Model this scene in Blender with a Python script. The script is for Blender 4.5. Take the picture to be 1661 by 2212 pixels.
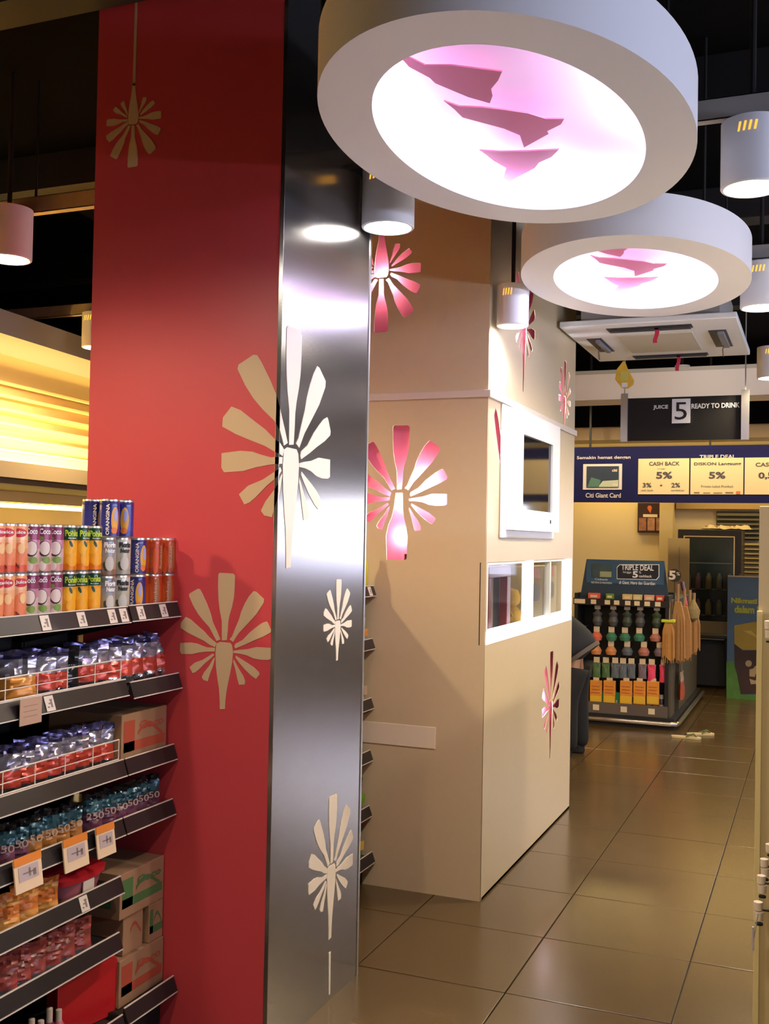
import bpy, math, random
from mathutils import Vector, Matrix
random.seed(7)
S = bpy.context.scene
for o in list(bpy.data.objects): bpy.data.objects.remove(o)
COL = S.collection
PI = math.pi

# ------------------------------------------------------------ camera
EYE = 1.65
RX = (0.92574879, 0.00834441, -0.37804703)      # world axes seen from the camera (right, down, forward)
RY = (0.37766192, 0.029807, 0.92546368)
RZ = (0.0189909, -0.99952084, 0.02444243)
FPX, CX, CY = 2290.0, 830.5, 1106.0
cam = bpy.data.cameras.new('camera'); co = bpy.data.objects.new('camera', cam); COL.objects.link(co)
co.matrix_world = Matrix(((RX[0], -RX[1], -RX[2], 0), (RY[0], -RY[1], -RY[2], 0), (RZ[0], -RZ[1], -RZ[2], EYE), (0, 0, 0, 1)))
cam.sensor_fit = 'HORIZONTAL'; cam.sensor_width = 36; cam.lens = 36 * FPX / 1661
cam.clip_start = .05; cam.clip_end = 60
S.camera = co

def at(px, py, axis, val):
    d = (px - CX, py - CY, FPX)
    w = [sum(a * b for a, b in zip(r, d)) for r in (RX, RY, RZ)]
    o = [0, 0, EYE]; t = (val - o[axis]) / w[axis]
    return Vector([o[i] + t * w[i] for i in range(3)])

# ------------------------------------------------------------ world and exposure
wd = bpy.data.worlds.new('world'); S.world = wd; wd.use_nodes = True
bg = wd.node_tree.nodes['Background']; bg.inputs[0].default_value = (.9, .75, .6, 1); bg.inputs[1].default_value = .02
S.view_settings.view_transform = 'Standard'; S.view_settings.look = 'None'
S.view_settings.gamma = 1; S.view_settings.use_curve_mapping = False
S.view_settings.exposure = 0.12

def lamp(name, kind, loc, power, color, size=.05, rot=(0, 0, 0), parent=None, spot=None, blend=.5, shape=None, size_y=None):
    l = bpy.data.lights.new(name, kind); l.energy = power; l.color = color
    if kind == 'AREA':
        l.size = size
        if size_y: l.shape = 'RECTANGLE'; l.size_y = size_y
    else: l.shadow_soft_size = size
    if spot: l.spot_size = math.radians(spot); l.spot_blend = blend
    o = bpy.data.objects.new(name, l); o.location = loc; o.rotation_euler = rot
    if parent: o.parent = parent
    COL.objects.link(o); return o

WARM = (1, .76, .42); NEUT = (1, .87, .66); COOL = (.70, .75, 1.0); YEL = (1, .70, .24)
SPOT_W = 100
# ------------------------------------------------------------ materials
def lin(h):
    h = h.lstrip('#'); c = [int(h[i:i + 2], 16) / 255 for i in (0, 2, 4)]
    return tuple(x / 12.92 if x <= .04045 else ((x + .055) / 1.055) ** 2.4 for x in c) + (1,)
MATS = {}
def mat(name, col, rough=.5, metal=0, emit=None, es=0, noise=0, nscale=8, alpha=1, trans=0, coat=0, stretch=None, bump=0, aniso=0):
    if name in MATS: return MATS[name]
    m = bpy.data.materials.new(name); m.use_nodes = True; nt = m.node_tree; b = nt.nodes['Principled BSDF']
    c = lin(col) if isinstance(col, str) else tuple(col) + (1,)
    b.inputs['Base Color'].default_value = c; b.inputs['Roughness'].default_value = rough; b.inputs['Metallic'].default_value = metal
    if trans: b.inputs['Transmission Weight'].default_value = trans; b.inputs['IOR'].default_value = 1.1
    if coat: b.inputs['Coat Weight'].default_value = coat
    if name == 'black_ceiling': b.inputs['Specular IOR Level'].default_value = .05
    if name == 'navy_print': b.inputs['Specular IOR Level'].default_value = .1
    if name == 'brown_stone_tile': b.inputs['Specular IOR Level'].default_value = .85
    if aniso:
        b.inputs['Anisotropic'].default_value = aniso; tg = nt.nodes.new('ShaderNodeTangent'); tg.direction_type = 'RADIAL'; tg.axis = 'Z'; nt.links.new(tg.outputs[0], b.inputs['Tangent'])
    if emit:
        b.inputs['Emission Color'].default_value = lin(emit); b.inputs['Emission Strength'].default_value = es
    if noise or bump:
        tc = nt.nodes.new('ShaderNodeTexCoord'); mp = nt.nodes.new('ShaderNodeMapping'); n = nt.nodes.new('ShaderNodeTexNoise')
        n.inputs['Scale'].default_value = nscale; n.inputs['Detail'].default_value = 4
        nt.links.new(tc.outputs['Object'], mp.inputs[0]); nt.links.new(mp.outputs[0], n.inputs['Vector'])
        if stretch: mp.inputs['Scale'].default_value = stretch
        if noise:
            mx = nt.nodes.new('ShaderNodeMix'); mx.data_type = 'RGBA'
            mx.inputs[6].default_value = tuple(x * (1 - noise) for x in c[:3]) + (1,)
            mx.inputs[7].default_value = tuple(min(1, x * (1 + noise)) for x in c[:3]) + (1,)
            nt.links.new(n.outputs['Fac'], mx.inputs[0]); nt.links.new(mx.outputs[2], b.inputs['Base Color'])
        if bump:
            bp = nt.nodes.new('ShaderNodeBump'); bp.inputs['Strength'].default_value = bump; bp.inputs['Distance'].default_value = .002
            nt.links.new(n.outputs['Fac'], bp.inputs['Height']); nt.links.new(bp.outputs[0], b.inputs['Normal'])
    MATS[name] = m; return m

# ------------------------------------------------------------ mesh building
class MB:
    def __init__(s): s.v = []; s.f = []; s.m = []
    def add(s, vs, fs, m=0):
        n = len(s.v); s.v += [tuple(v) for v in vs]; s.f += [tuple(i + n for i in f) for f in fs]; s.m += [m] * len(fs); return s
    def box(s, x0, x1, y0, y1, z0, z1, m=0):
        return s.add([(x0, y0, z0), (x1, y0, z0), (x1, y1, z0), (x0, y1, z0), (x0, y0, z1), (x1, y0, z1), (x1, y1, z1), (x0, y1, z1)],
                     [(0, 3, 2, 1), (4, 5, 6, 7), (0, 1, 5, 4), (1, 2, 6, 5), (2, 3, 7, 6), (3, 0, 4, 7)], m)
    def prism(s, poly, fn, a, b, m=0):            # poly 2D, fn(u,v,t)->xyz
        n = len(poly); vs = [fn(u, v, a) for u, v in poly] + [fn(u, v, b) for u, v in poly]
        return s.add(vs, [tuple(range(n - 1, -1, -1)), tuple(range(n, 2 * n))] + [(i, (i + 1) % n, n + (i + 1) % n, n + i) for i in range(n)], m)
    def lathe(s, prof, n=20, c=(0, 0, 0), m=0, mats=None):
        k = len(prof); vs = []
        for r, z in prof:
            for i in range(n):
                a = 2 * PI * i / n; vs.append((c[0] + r * math.cos(a), c[1] + r * math.sin(a), c[2] + z))
        base = len(s.v); s.v += vs
        for j in range(k - 1):
            for i in range(n):
                s.f.append((base + j * n + i, base + j * n + (i + 1) % n, base + (j + 1) * n + (i + 1) % n, base + (j + 1) * n + i)); s.m.append(mats[j] if mats else m)
        if prof[0][0] > 1e-5: s.f.append(tuple(base + i for i in range(n - 1, -1, -1))); s.m.append(mats[0] if mats else m)
        if prof[-1][0] > 1e-5: s.f.append(tuple(base + (k - 1) * n + i for i in range(n))); s.m.append(mats[-1] if mats else m)
        return s
    def tube(s, pts, r, n=6, m=0, r2=None):
        pts = [Vector(p) for p in pts]; rings = []
        for i, p in enumerate(pts):
            d = (pts[min(i + 1, len(pts) - 1)] - pts[max(i - 1, 0)]).normalized()
            a = d.cross(Vector((0, 0, 1)) if abs(d.z) < .9 else Vector((1, 0, 0))).normalized(); b = d.cross(a)
            rr = r if r2 is None else r + (r2 - r) * i / (len(pts) - 1)
            rings += [p + rr * (math.cos(2 * PI * k / n) * a + math.sin(2 * PI * k / n) * b) for k in range(n)]
        L = len(pts)
        fs = [(j * n + i, j * n + (i + 1) % n, (j + 1) * n + (i + 1) % n, (j + 1) * n + i) for j in range(L - 1) for i in range(n)]
        return s.add(rings, fs + [tuple(range(n - 1, -1, -1)), tuple((L - 1) * n + i for i in range(n))], m)
    def build(s, name, mats, parent=None, world=False, smooth=False, bevel=0, loc=None, rot=None):
        me = bpy.data.meshes.new(name); vs = s.v
        if world and parent is not None:
            q = wloc(parent); vs = [(v[0] - q[0], v[1] - q[1], v[2] - q[2]) for v in vs]
        me.from_pydata(vs, [], s.f)
        mats = mats if isinstance(mats, (list, tuple)) else [mats]
        for m in mats: me.materials.append(m)
        for p, i in zip(me.polygons, s.m): p.material_index = i
        import bmesh
        bm = bmesh.new(); bm.from_mesh(me); bmesh.ops.recalc_face_normals(bm, faces=bm.faces)
        if smooth:
            for f in bm.faces: f.smooth = True
            for e in bm.edges:
                if len(e.link_faces) == 2 and e.calc_face_angle(0) > .6: e.smooth = False
        bm.to_mesh(me); bm.free()
        o = bpy.data.objects.new(name, me); COL.objects.link(o)
        if parent is not None: o.parent = parent
        if loc: o.location = loc
        if rot: o.rotation_euler = rot
        if bevel:
            md = o.modifiers.new('bevel', 'BEVEL'); md.width = bevel; md.segments = 2; md.limit_method = 'ANGLE'
        return o
def wloc(o):
    q = Vector(o.location)
    while o.parent: o = o.parent; q += Vector(o.location)
    return q
def tag(o, label, cat, group=None, kind=None):
    o['label'] = label; o['category'] = cat
    if group: o['group'] = group
    if kind: o['kind'] = kind
    return o
def thing(name, label, cat, loc=(0, 0, 0), rz=0, group=None):
    o = bpy.data.objects.new(name, None); o.location = loc; o.rotation_euler = (0, 0, rz); o.empty_display_size = .05
    COL.objects.link(o); return tag(o, label, cat, group)
def struct(o): o['kind'] = 'structure'; return o
def copy_tree(o, parent=None):
    c = o.copy(); COL.objects.link(c); c.parent = parent
    for ch in list(o.children):
        if ch.name in COL.objects: copy_tree(ch, c)
    return c
ORD = ['first', 'second', 'third', 'fourth', 'fifth', 'sixth', 'seventh', 'eighth', 'ninth', 'tenth', 'eleventh', 'twelfth', 'thirteenth', 'fourteenth']

def text_data(body, bold=0.0):
    c = bpy.data.curves.new('text', 'FONT'); c.body = body; c.offset = bold; c.resolution_u = 3; c.align_x = 'LEFT'
    o = bpy.data.objects.new('text', c); COL.objects.link(o)
    me = bpy.data.meshes.new_from_object(o)
    vs = [tuple(v.co[:2]) for v in me.vertices]; fs = [tuple(p.vertices) for p in me.polygons]
    bpy.data.objects.remove(o); bpy.data.meshes.remove(me)
    x0 = min(v[0] for v in vs); x1 = max(v[0] for v in vs); y0 = min(v[1] for v in vs); y1 = max(v[1] for v in vs)
    return [((v[0] - x0) / (x1 - x0), (v[1] - y0) / (y1 - y0)) for v in vs], fs
def add_text(mb, body, fn, u0, u1, v0, v1, bold=.0, m=0, vert=False):
    vs, fs = text_data(body, bold)
    if vert: pts = [fn(u0 + (1 - b) * (u1 - u0), v0 + a * (v1 - v0)) for a, b in vs]
    else: pts = [fn(u0 + a * (u1 - u0), v0 + b * (v1 - v0)) for a, b in vs]
    return mb.add(pts, fs, m)
def front(Y): return lambda u, v, t=0: (u, Y - t, v)      # a face looking back towards -Y, t = how proud
def side(X): return lambda u, v, t=0: (X + t, u, v)       # a face looking towards +X
def rect(mb, fn, u0, u1, v0, v1, m=0, t=0): return mb.add([fn(u0, v0, t), fn(u1, v0, t), fn(u1, v1, t), fn(u0, v1, t)], [(0, 1, 2, 3)], m)
def clip(poly, keep):                                      # keep(u)->signed distance along u, Sutherland-Hodgman
    out = []
    for i in range(len(poly)):
        a, b = poly[i], poly[(i + 1) % len(poly)]; da, db = keep(a), keep(b)
        if da >= 0: out.append(a)
        if da * db < 0:
            t = da / (da - db); out.append((a[0] + t * (b[0] - a[0]), a[1] + t * (b[1] - a[1])))
    return out
def holed_sheet(name, outer, holes, thick, place, m, parent):
    c = bpy.data.curves.new(name, 'CURVE'); c.dimensions = '2D'; c.fill_mode = 'BOTH'; c.extrude = thick / 2
    for poly in [outer] + holes:
        sp = c.splines.new('POLY'); sp.points.add(len(poly) - 1); sp.use_cyclic_u = True
        for p, q in zip(sp.points, poly): p.co = (q[0], q[1], 0, 1)
    o = bpy.data.objects.new(name, c); COL.objects.link(o); me = bpy.data.meshes.new_from_object(o)
    bpy.data.objects.remove(o); q = wloc(parent)
    for v in me.vertices:
        x = place(v.co.x, v.co.y, v.co.z); v.co = (x[0] - q[0], x[1] - q[1], x[2] - q[2])
    me.materials.clear(); me.materials.append(m); me.name = name
    ob = bpy.data.objects.new(name, me); COL.objects.link(ob); ob.parent = parent; return ob

# ------------------------------------------------------------ shared materials
M_BLACK = mat('matt_black', (.006, .006, .008), .7)
M_CEIL = mat('black_ceiling', (.0025, .0025, .003), .9)
M_TILE = mat('brown_stone_tile', (.095, .060, .024), .22, noise=.22, nscale=5, bump=.05)
M_GROUT = mat('dark_grout', (.05, .036, .024), .7)
M_CREAM = mat('cream_wall', (.66, .55, .36), .6, noise=.04, nscale=2)
M_BEIGE = mat('beige_laminate', (.63, .52, .345), .38, noise=.03, nscale=30)
M_RED = mat('red_paint', (.58, .056, .075), .42, noise=.06, nscale=4)
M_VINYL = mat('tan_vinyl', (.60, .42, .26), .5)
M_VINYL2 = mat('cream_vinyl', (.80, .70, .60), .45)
M_STEEL = mat('brushed_steel', (.40, .38, .375), .185, metal=.94, noise=.08, nscale=6, stretch=(1, .6, 60), aniso=.25)
M_WHITE = mat('white_paint', (.88, .90, .98), .45)
M_WHITE2 = mat('glossy_white_plastic', (.85, .85, .88), .25)
M_DISC = mat('lamp_disc', (1, 1, 1), .5, emit='#fff8ee', es=5)
M_PINKP = mat('pink_backing', (.93, .24, .40), .6)
M_PINKB = mat('pale_pink_panel', (.93, .56, .74), .6)
M_PINKS = mat('rose_silhouette', (.62, .14, .24), .6)
M_ALU = mat('aluminium', (.6, .6, .62), .3, metal=.9)
M_GLASS = mat('clear_glass', (1, 1, 1), .03, trans=1)
M_LED = mat('led_strip', (1, 1, 1), .5, emit='#f4f4ff', es=1.7)
M_GREYW = mat('grey_painted_metal', (.42, .40, .38), .5)
M_INK = mat('black_ink', (.01, .01, .012), .5)
M_WINK = mat('white_ink', (.85, .85, .88), .5)

# ------------------------------------------------------------ room shell
XL, XR, YB, YF, ZC = -7.2, 4.2, -2.6, 13.6, 3.6
fl = MB(); fl.box(XL, XR, YB, YF, -.12, -.010); floor = struct(fl.build('floor', M_GROUT))
P = .59; tile_me = None; n = 0
for i in range(-7, 5):
    for j in range(-3, 19):
        x0, y0 = -1.04 + i * P, 3.797 + (j - 2) * P
        if x0 < XL + .02 or y0 + P > YF or x0 < -4.6: continue
        if x0 + P < -2.4 and y0 < 4.6: pass
        if tile_me is None:
            t = MB(); t.box(0, P - .005, 0, P - .005, -.010, 0); o = t.build('floor_tile', M_TILE, floor, bevel=.0015); tile_me = o
        else:
            o = tile_me.copy(); COL.objects.link(o); o.parent = floor
        o.location = (x0 + .0025, y0 + .0025, random.uniform(-.0005, .0003)); n += 1
w = MB(); w.box(XL, XR, YB, YF, ZC, ZC + .1); ceiling = struct(w.build('ceiling', M_CEIL))
w = MB(); w.box(XL - .1, XL, YB, YF, 0, ZC); struct(w.build('wall_left', M_CREAM))
w = MB(); w.box(XR, XR + .1, YB, YF, 0, ZC); struct(w.build('wall_right', M_CREAM))
w = MB(); w.box(XL, XR, YB - .1, YB, 0, ZC); struct(w.build('wall_back', M_CREAM))
w = MB(); w.box(XL, XR, YF, YF + .1, 0, ZC); struct(w.build('wall_front', M_CREAM))
for nm, bx in (('added_dark_band_left', (XL, XL + .02, YB, YF)), ('added_dark_band_right', (XR - .02, XR, YB, YF)), ('added_dark_band_back', (XL, XR, YB, YB + .02))):
    struct(MB().box(*bx, 2.45, ZC).build(nm, M_CEIL))  # black bands added to the unseen upper walls to darken the steel's reflection
for k, y in enumerate((2.75, 4.35, 6.0, 8.2)):             # black beams and a duct under the ceiling
    w = MB(); w.box(XL, XR, y, y + .16, 3.42, ZC)
    o = struct(w.build('trim_%d' % (k + 1), mat('dark_beam', (.010, .010, .013), .6)))

# ------------------------------------------------------------ flower motif (mm about its centre)
FL = {'top': [(-28, 242), (-23, 247), (27, 246), (34, 239), (34, 204), (32, 168), (26, 138), (17, 109), (13, 88), (12, 62), (9, 29), (-9, 27), (-10, 61), (-11, 91), (-20, 126), (-25, 159), (-28, 202)], 'ul': [(-136, 175), (-105, 192), (-97, 191), (-88, 178), (-68, 143), (-53, 111), (-45, 85), (-27, 53), (-15, 30), (-29, 24), (-44, 47), (-58, 68), (-83, 90), (-103, 111), (-121, 136), (-138, 167)], 'l2': [(-167, 77), (-149, 97), (-130, 90), (-99, 68), (-77, 53), (-57, 35), (-29, 17), (-34, 4), (-54, 10), (-76, 22), (-109, 34), (-138, 45), (-168, 60)], 'l3': [(-168, 10), (-128, 14), (-103, 12), (-84, 6), (-64, 1), (-34, 2), (-35, -10), (-69, -13), (-94, -17), (-122, -24), (-162, -26), (-168, -17)], 'l4': [(-129, -67), (-110, -51), (-80, -40), (-58, -27), (-42, -17), (-37, -23), (-55, -39), (-71, -51), (-93, -72), (-106, -82), (-117, -86)], 'l5': [(-82, -97), (-73, -80), (-54, -57), (-41, -35), (-33, -28), (-36, -40), (-41, -59), (-51, -83), (-59, -109), (-75, -106)], 'ur': [(104, 192), (114, 190), (143, 168), (142, 156), (116, 118), (88, 89), (54, 55), (46, 44), (33, 25), (19, 32), (29, 43), (40, 70), (53, 99), (60, 123), (73, 151), (88, 175)], 'r2': [(154, 97), (159, 92), (171, 70), (169, 62), (144, 48), (108, 33), (76, 18), (42, 4), (38, 10), (41, 19), (68, 33), (94, 59), (120, 79), (138, 91)], 'r3': [(35, -4), (55, 0), (85, 4), (119, 13), (171, 13), (172, -22), (162, -26), (136, -27), (109, -24), (85, -16), (61, -12), (35, -11)], 'r4': [(44, -19), (64, -29), (83, -38), (110, -52), (130, -67), (132, -74), (120, -89), (103, -80), (78, -61), (59, -43), (43, -26)], 'r5': [(36, -31), (42, -40), (57, -62), (74, -84), (80, -98), (79, -110), (58, -112), (51, -91), (44, -65), (35, -40)], 'hub': [(-29, 16), (-16, 22), (22, 21), (29, 13), (33, -8), (31, -40), (25, -74), (18, -107), (12, -138), (9, -166), (8, -194), (-11, -196), (-12, -168), (-16, -128), (-23, -96), (-29, -58), (-32, -11)]}

BOTP = [(-12, 16), (12, 16), (14, -30), (19, -68), (28, -101), (33, -132), (31, -207), (24, -212), (-42, -212), (-46, -132), (-38, -92), (-26, -66), (-18, -28)]
def motif(u, z, s=1, flip=False, tail=1, hub='hub', sx=1):
    out = []
    for k, p in FL.items():
        q = p
        if k == 'hub':
            if hub == 'bot': q = BOTP
            elif tail != 1: q = [(a, b if b > -60 else -60 + (b + 60) * tail) for a, b in p]
        q = [(u + a * .001 * s * sx, z + (-b if flip else b) * .001 * s) for a, b in q]
        out.append((k, q))
    return out
def decal_flower(fn, polys, m, parent, keep=None, t=.0015):
    hub = None
    lst = sorted(polys, key=lambda k: k[0] != 'hub')
    for k, q in lst:
        if keep:
            q = clip(q, keep)
            if len(q) < 3: continue
        b = MB(); b.prism(q, fn, 0, t)
        if hub is None: hub = b.build('flower_decal', m, parent, world=True)
        else:
            o = b.build('petal', m, hub, world=True)
    return hub

# ------------------------------------------------------------ red and steel column
rc = thing('column', 'tall square column with a red front and a brushed steel side, flower decals on both', 'column', (-1.97, 3.36, 0))
MB().box(-2.335, -1.612, 3.024, 3.72, 0, ZC).build('core', M_RED, rc, world=True)
MB().box(-2.345, -1.600, 3.009, 3.024, 0, ZC).build('red_panel', M_RED, rc, world=True, bevel=.001)
MB().box(-1.612, -1.597, 3.0075, 3.72, 0, ZC).build('steel_panel', M_STEEL, rc, world=True, bevel=.001)
MB().box(-1.63, -1.594, 3.712, 3.724, 0, ZC).build('steel_edge', M_ALU, rc, world=True)
F1 = front(3.009); S1 = side(-1.597)
decal_flower(F1, motif(-1.783, 1.279), M_VINYL, rc)
decal_flower(F1, motif(-2.19, 3.07, .66, flip=True, tail=1), M_VINYL, rc)
b = MB(); b.prism([(-2.196, 3.19), (-2.184, 3.19), (-2.186, ZC - .02), (-2.194, ZC - .02)], F1, 0, .0015); b.build('flower_stem', M_VINYL, rc, world=True)
UC = .082                                                  # wraps round the corner: petals left of it lie on the red face
big = motif(UC, 1.90, 1.75, tail=1.05, hub='hub')
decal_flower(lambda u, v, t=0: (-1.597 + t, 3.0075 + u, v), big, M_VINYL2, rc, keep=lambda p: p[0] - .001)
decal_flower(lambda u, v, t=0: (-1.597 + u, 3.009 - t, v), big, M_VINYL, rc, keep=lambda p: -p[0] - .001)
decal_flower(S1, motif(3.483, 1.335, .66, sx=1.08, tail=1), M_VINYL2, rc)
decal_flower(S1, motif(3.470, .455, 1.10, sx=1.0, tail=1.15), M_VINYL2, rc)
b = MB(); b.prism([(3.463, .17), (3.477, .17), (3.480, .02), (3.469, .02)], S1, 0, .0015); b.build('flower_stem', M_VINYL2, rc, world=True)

# ------------------------------------------------------------ beige column with backlit flower cut-outs, window niche, screen
XF = -1.41; BX0 = -2.60; BY0, BY1 = 4.69, 6.57
bc = thing('column', 'wide beige column with pink backlit flower cut-outs and a lit window niche', 'column', (-2.0, 5.6, 0))
fhole = [q for k, q in motif(-1.842, 1.843, 1.40, hub='bot')] + [q for k, q in motif(-1.956, 2.93, 1.18, flip=True)]
holed_sheet('front_panel', [(BX0, 0), (XF, 0), (XF, ZC), (BX0, ZC)], fhole, .006, lambda u, v, t: (u, BY0 + .003 + t, v), M_BEIGE, bc)
WZ0, WZ1, WY0, WY1 = 1.165, 1.545, 4.715, 6.535
shole = [[(WY0, WZ0), (WY1, WZ0), (WY1, WZ1), (WY0, WZ1)]]
shole += [q for k, q in motif(5.318, 2.76, 1.30, tail=1.5)]
shole += [q for k, q in motif(6.28, 2.50, .95)]
shole += [q for k, q in motif(6.04, .70, 1.28, tail=1.3)]
shole += [[(4.79, 2.235), (4.815, 2.275), (4.84, 2.262), (4.875, 2.22), (4.93, 2.13), (4.965, 2.02), (4.958, 1.945), (4.935, 1.945), (4.90, 2.03), (4.83, 2.15)]]
holed_sheet('side_panel', [(BY0 + .0125, 0), (BY1, 0), (BY1, ZC), (BY0 + .0125, ZC)], shole, .003, lambda u, v, t: (XF - .0015 + t, u, v), M_BEIGE, bc)
cz = MB()
cz.box(BX0 + .01, XF - .05, BY0 + .05, BY1 - .01, 0, WZ0 - .03); cz.box(BX0 + .01, XF - .05, BY0 + .05, BY1 - .01, WZ1 + .03, ZC)
cz.box(BX0 + .01, XF - .42, BY0 + .05, BY1 - .01, WZ0 - .03, WZ1 + .03)
cz.build('backlight_core', M_PINKP, bc, world=True)
MB().box(BX0, XF - .013, BY1 - .009, BY1, 0, ZC).build('back_panel', M_BEIGE, bc, world=True)
MB().box(BX0 - .012, BX0, BY0, BY1, 0, ZC).build('end_panel', M_BEIGE, bc, world=True)
lg = MB(); lg.box(BX0, XF + .014, BY0 - .014, BY0, 2.308, 2.342); lg.box(XF, XF + .014, BY0, BY1 + .01, 2.308, 2.342)
lg.build('ledge_strip', mat('pale_laminate', (.68, .60, .54), .4), bc, world=True, bevel=.002)
b = MB(); rect(b, front(BY0), -2.2, -1.638, .672, .770, 0, .003); b = MB().box(-2.2, -1.638, BY0 - .004, BY0, .672, .772)
b.build('cover_plate', mat('pale_cover', (.82, .72, .58), .45), bc, world=True, bevel=.001)
MB().box(-1.436, -1.432, BY0 - .001, BY0 + .002, 1.165, 1.545).build('slot', M_BLACK, bc, world=True)
MB().box(-1.60, XF, BY0 + .02, BY1, 0, .012).build('plinth', M_GREYW, bc, world=True)
for (x, y, z, e) in ((-1.842, BY0 + .025, 1.84, 1.5), (-1.74, BY0 + .025, 1.92, 2.2), (-1.68, BY0 + .025, 1.84, 1.0), (-1.842, BY0 + .025, 1.66, .8), (-1.956, BY0 + .025, 2.90, 1.8)):
    lamp('backlight_lamp', 'POINT', (x, y, z), e, (1, .93, .93), .012)
for (y, z, e) in ((5.32, 2.72, 2.5), (6.28, 2.5, 2), (6.04, .72, 1.2), (4.88, 2.1, 1.5)):
    lamp('backlight_lamp', 'POINT', (XF - .03, y, z), e, (1, .93, .95), .012)
# niche lining, led sill, posts, panes
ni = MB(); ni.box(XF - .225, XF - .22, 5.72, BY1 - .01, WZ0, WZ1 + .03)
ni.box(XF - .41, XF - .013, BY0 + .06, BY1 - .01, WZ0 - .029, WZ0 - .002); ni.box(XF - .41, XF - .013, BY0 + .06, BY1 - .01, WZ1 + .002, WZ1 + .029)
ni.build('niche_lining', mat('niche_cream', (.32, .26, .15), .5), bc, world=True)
MB().box(XF - .05, XF + .004, WY0 + .002, WY1 - .002, WZ0 + .001, WZ0 + .058).build('lit_sill', M_LED, bc, world=True)
for y0, y1 in ((5.49, 5.575), (6.44, 6.533)):
    MB().box(XF - .04, XF + .003, y0, y1, WZ0 + .059, WZ1 - .002).build('lit_post', M_LED, bc, world=True)
MB().box(XF - .03, XF + .002, 5.955, 5.985, WZ0 + .059, WZ1 - .002).build('lit_post', mat('pale_post', (.75, .78, .75), .4), bc, world=True)
MB().box(XF - .035, XF + .001, WY0 + .002, WY1 - .1, WZ1 - .012, WZ1 - .002).build('window_head', M_WHITE, bc, world=True)
MB().box(XF - .035, XF + .001, WY0 + .002, WY0 + .02, WZ0 + .059, WZ1 - .012).build('window_jamb', M_WHITE, bc, world=True)
for y0, y1 in ((WY0 + .02, 5.49), (5.575, 5.955), (5.985, 6.44)):
    MB().box(XF - .022, XF - .018, y0 + .001, y1 - .001, WZ0 + .06, WZ1 - .013).build('pane', M_GLASS, bc, world=True)
lamp('niche_lamp', 'AREA', (XF - .12, 5.6, WZ1 - .004), .9, (1, .85, .6), .1, (0, 0, 0), size_y=1.6)
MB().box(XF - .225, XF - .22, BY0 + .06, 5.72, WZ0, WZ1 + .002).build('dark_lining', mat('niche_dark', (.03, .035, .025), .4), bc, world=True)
# things in the niche
nz = WZ0 - .002
t = thing('display_stand', 'red open display stand with a pale panel inside, behind the niche glass', 'stand', (-1.50, 5.18, nz))
fr = MB(); fr.box(-.02, .02, -.20, -.15, 0, .30); fr.box(-.02, .02, .13, .20, 0, .30); fr.box(-.02, .02, -.20, .20, .30, .355)
fr.build('frame', mat('red_lacquer', (.22, .006, .009), .3), t, bevel=.004)
MB().box(-.035, -.022, -.15, .02, 0, .295).build('panel', mat('cream_card', (.30, .24, .15), .6), t)
MB().box(-.035, -.022, .02, .13, 0, .295).build('panel', M_BLACK, t)
t = thing('plush_toy', 'small yellow plush toy standing right of the red stand behind the niche glass', 'toy', (-1.53, 5.56, nz))
MY = mat('yellow_plush', (.35, .20, .02), .9)
MB().lathe([(.001, 0), (.05, .01), (.065, .05), (.055, .11), (.03, .135)], 14).build('body', MY, t, smooth=True)
MB().lathe([(.025, .13), (.05, .15), (.056, .185), (.04, .22), (.001, .232)], 14).build('head', MY, t, smooth=True)
for sgn in (-1, 1): MB().tube([(0, sgn * .05, .10), (.03, sgn * .08, .07)], .018, 8).build('arm', MY, t, smooth=True)
MB().box(-.05, .05, -.07, .07, -.0, .006).build('stand', M_BLACK, t)
for k, y in enumerate((6.00, 6.36)):
    t = thing('display_carton', ['cream carton with a dark rounded label, left one behind the niche glass', 'cream carton with a dark rounded label, right one behind the niche glass'][k], 'box', (-1.56, y, nz), group='cartons in the niche')
    MB().box(-.06, .06, -.16, .16, 0, .34).build('body', mat('cream_carton', (.36, .29, .15), .6), t, bevel=.004)
    pl = [(.085 * math.copysign(abs(math.cos(a)) ** .5, math.cos(a)), .19 + .05 * math.copysign(abs(math.sin(a)) ** .5, math.sin(a))) for a in [2 * PI * i / 20 for i in range(20)]]
    MB().prism(pl, side(.06), 0, .002).build('label_patch', mat('dark_label', (.10, .11, .12), .5), t)
    MB().prism([(-.09, .27), (.09, .27), (.06, .335), (-.05, .33)], side(.06), 0, .002).build('label_patch', mat('red_label', (.45, .12, .08), .5), t)

# ------------------------------------------------------------ wall screen
tv = thing('television', 'black flat screen in a deep white frame on the beige column, above the lit niche', 'television', (XF, 5.46, 1.70))
X1 = XF + .055
f = MB(); y0, y1, z0, z1 = 4.985, 5.935, 1.700, 2.295; a, b_, c, d = 5.135, 5.765, 1.806, 2.180
f.box(XF, X1, y0, a, z0, z1); f.box(XF, X1, b_, y1, z0, z1); f.box(XF, X1, a, b_, z0, c); f.box(XF, X1, a, b_, d, z1)
f.build('frame', M_WHITE2, tv, world=True)
MB().box(XF + .002, XF + .012, 4.90, 5.99, 1.66, 2.305).build('backboard', M_WHITE, tv, world=True, bevel=.003)
MB().box(X1 - .02, X1 - .012, a, b_, c, d).build('screen', mat('screen_black', (.004, .004, .005), .06), tv, world=True)
MB().box(X1, X1 + .002, 5.715, 5.735, 1.745, 1.765).build('sensor', M_BLACK, tv, world=True)

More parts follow.
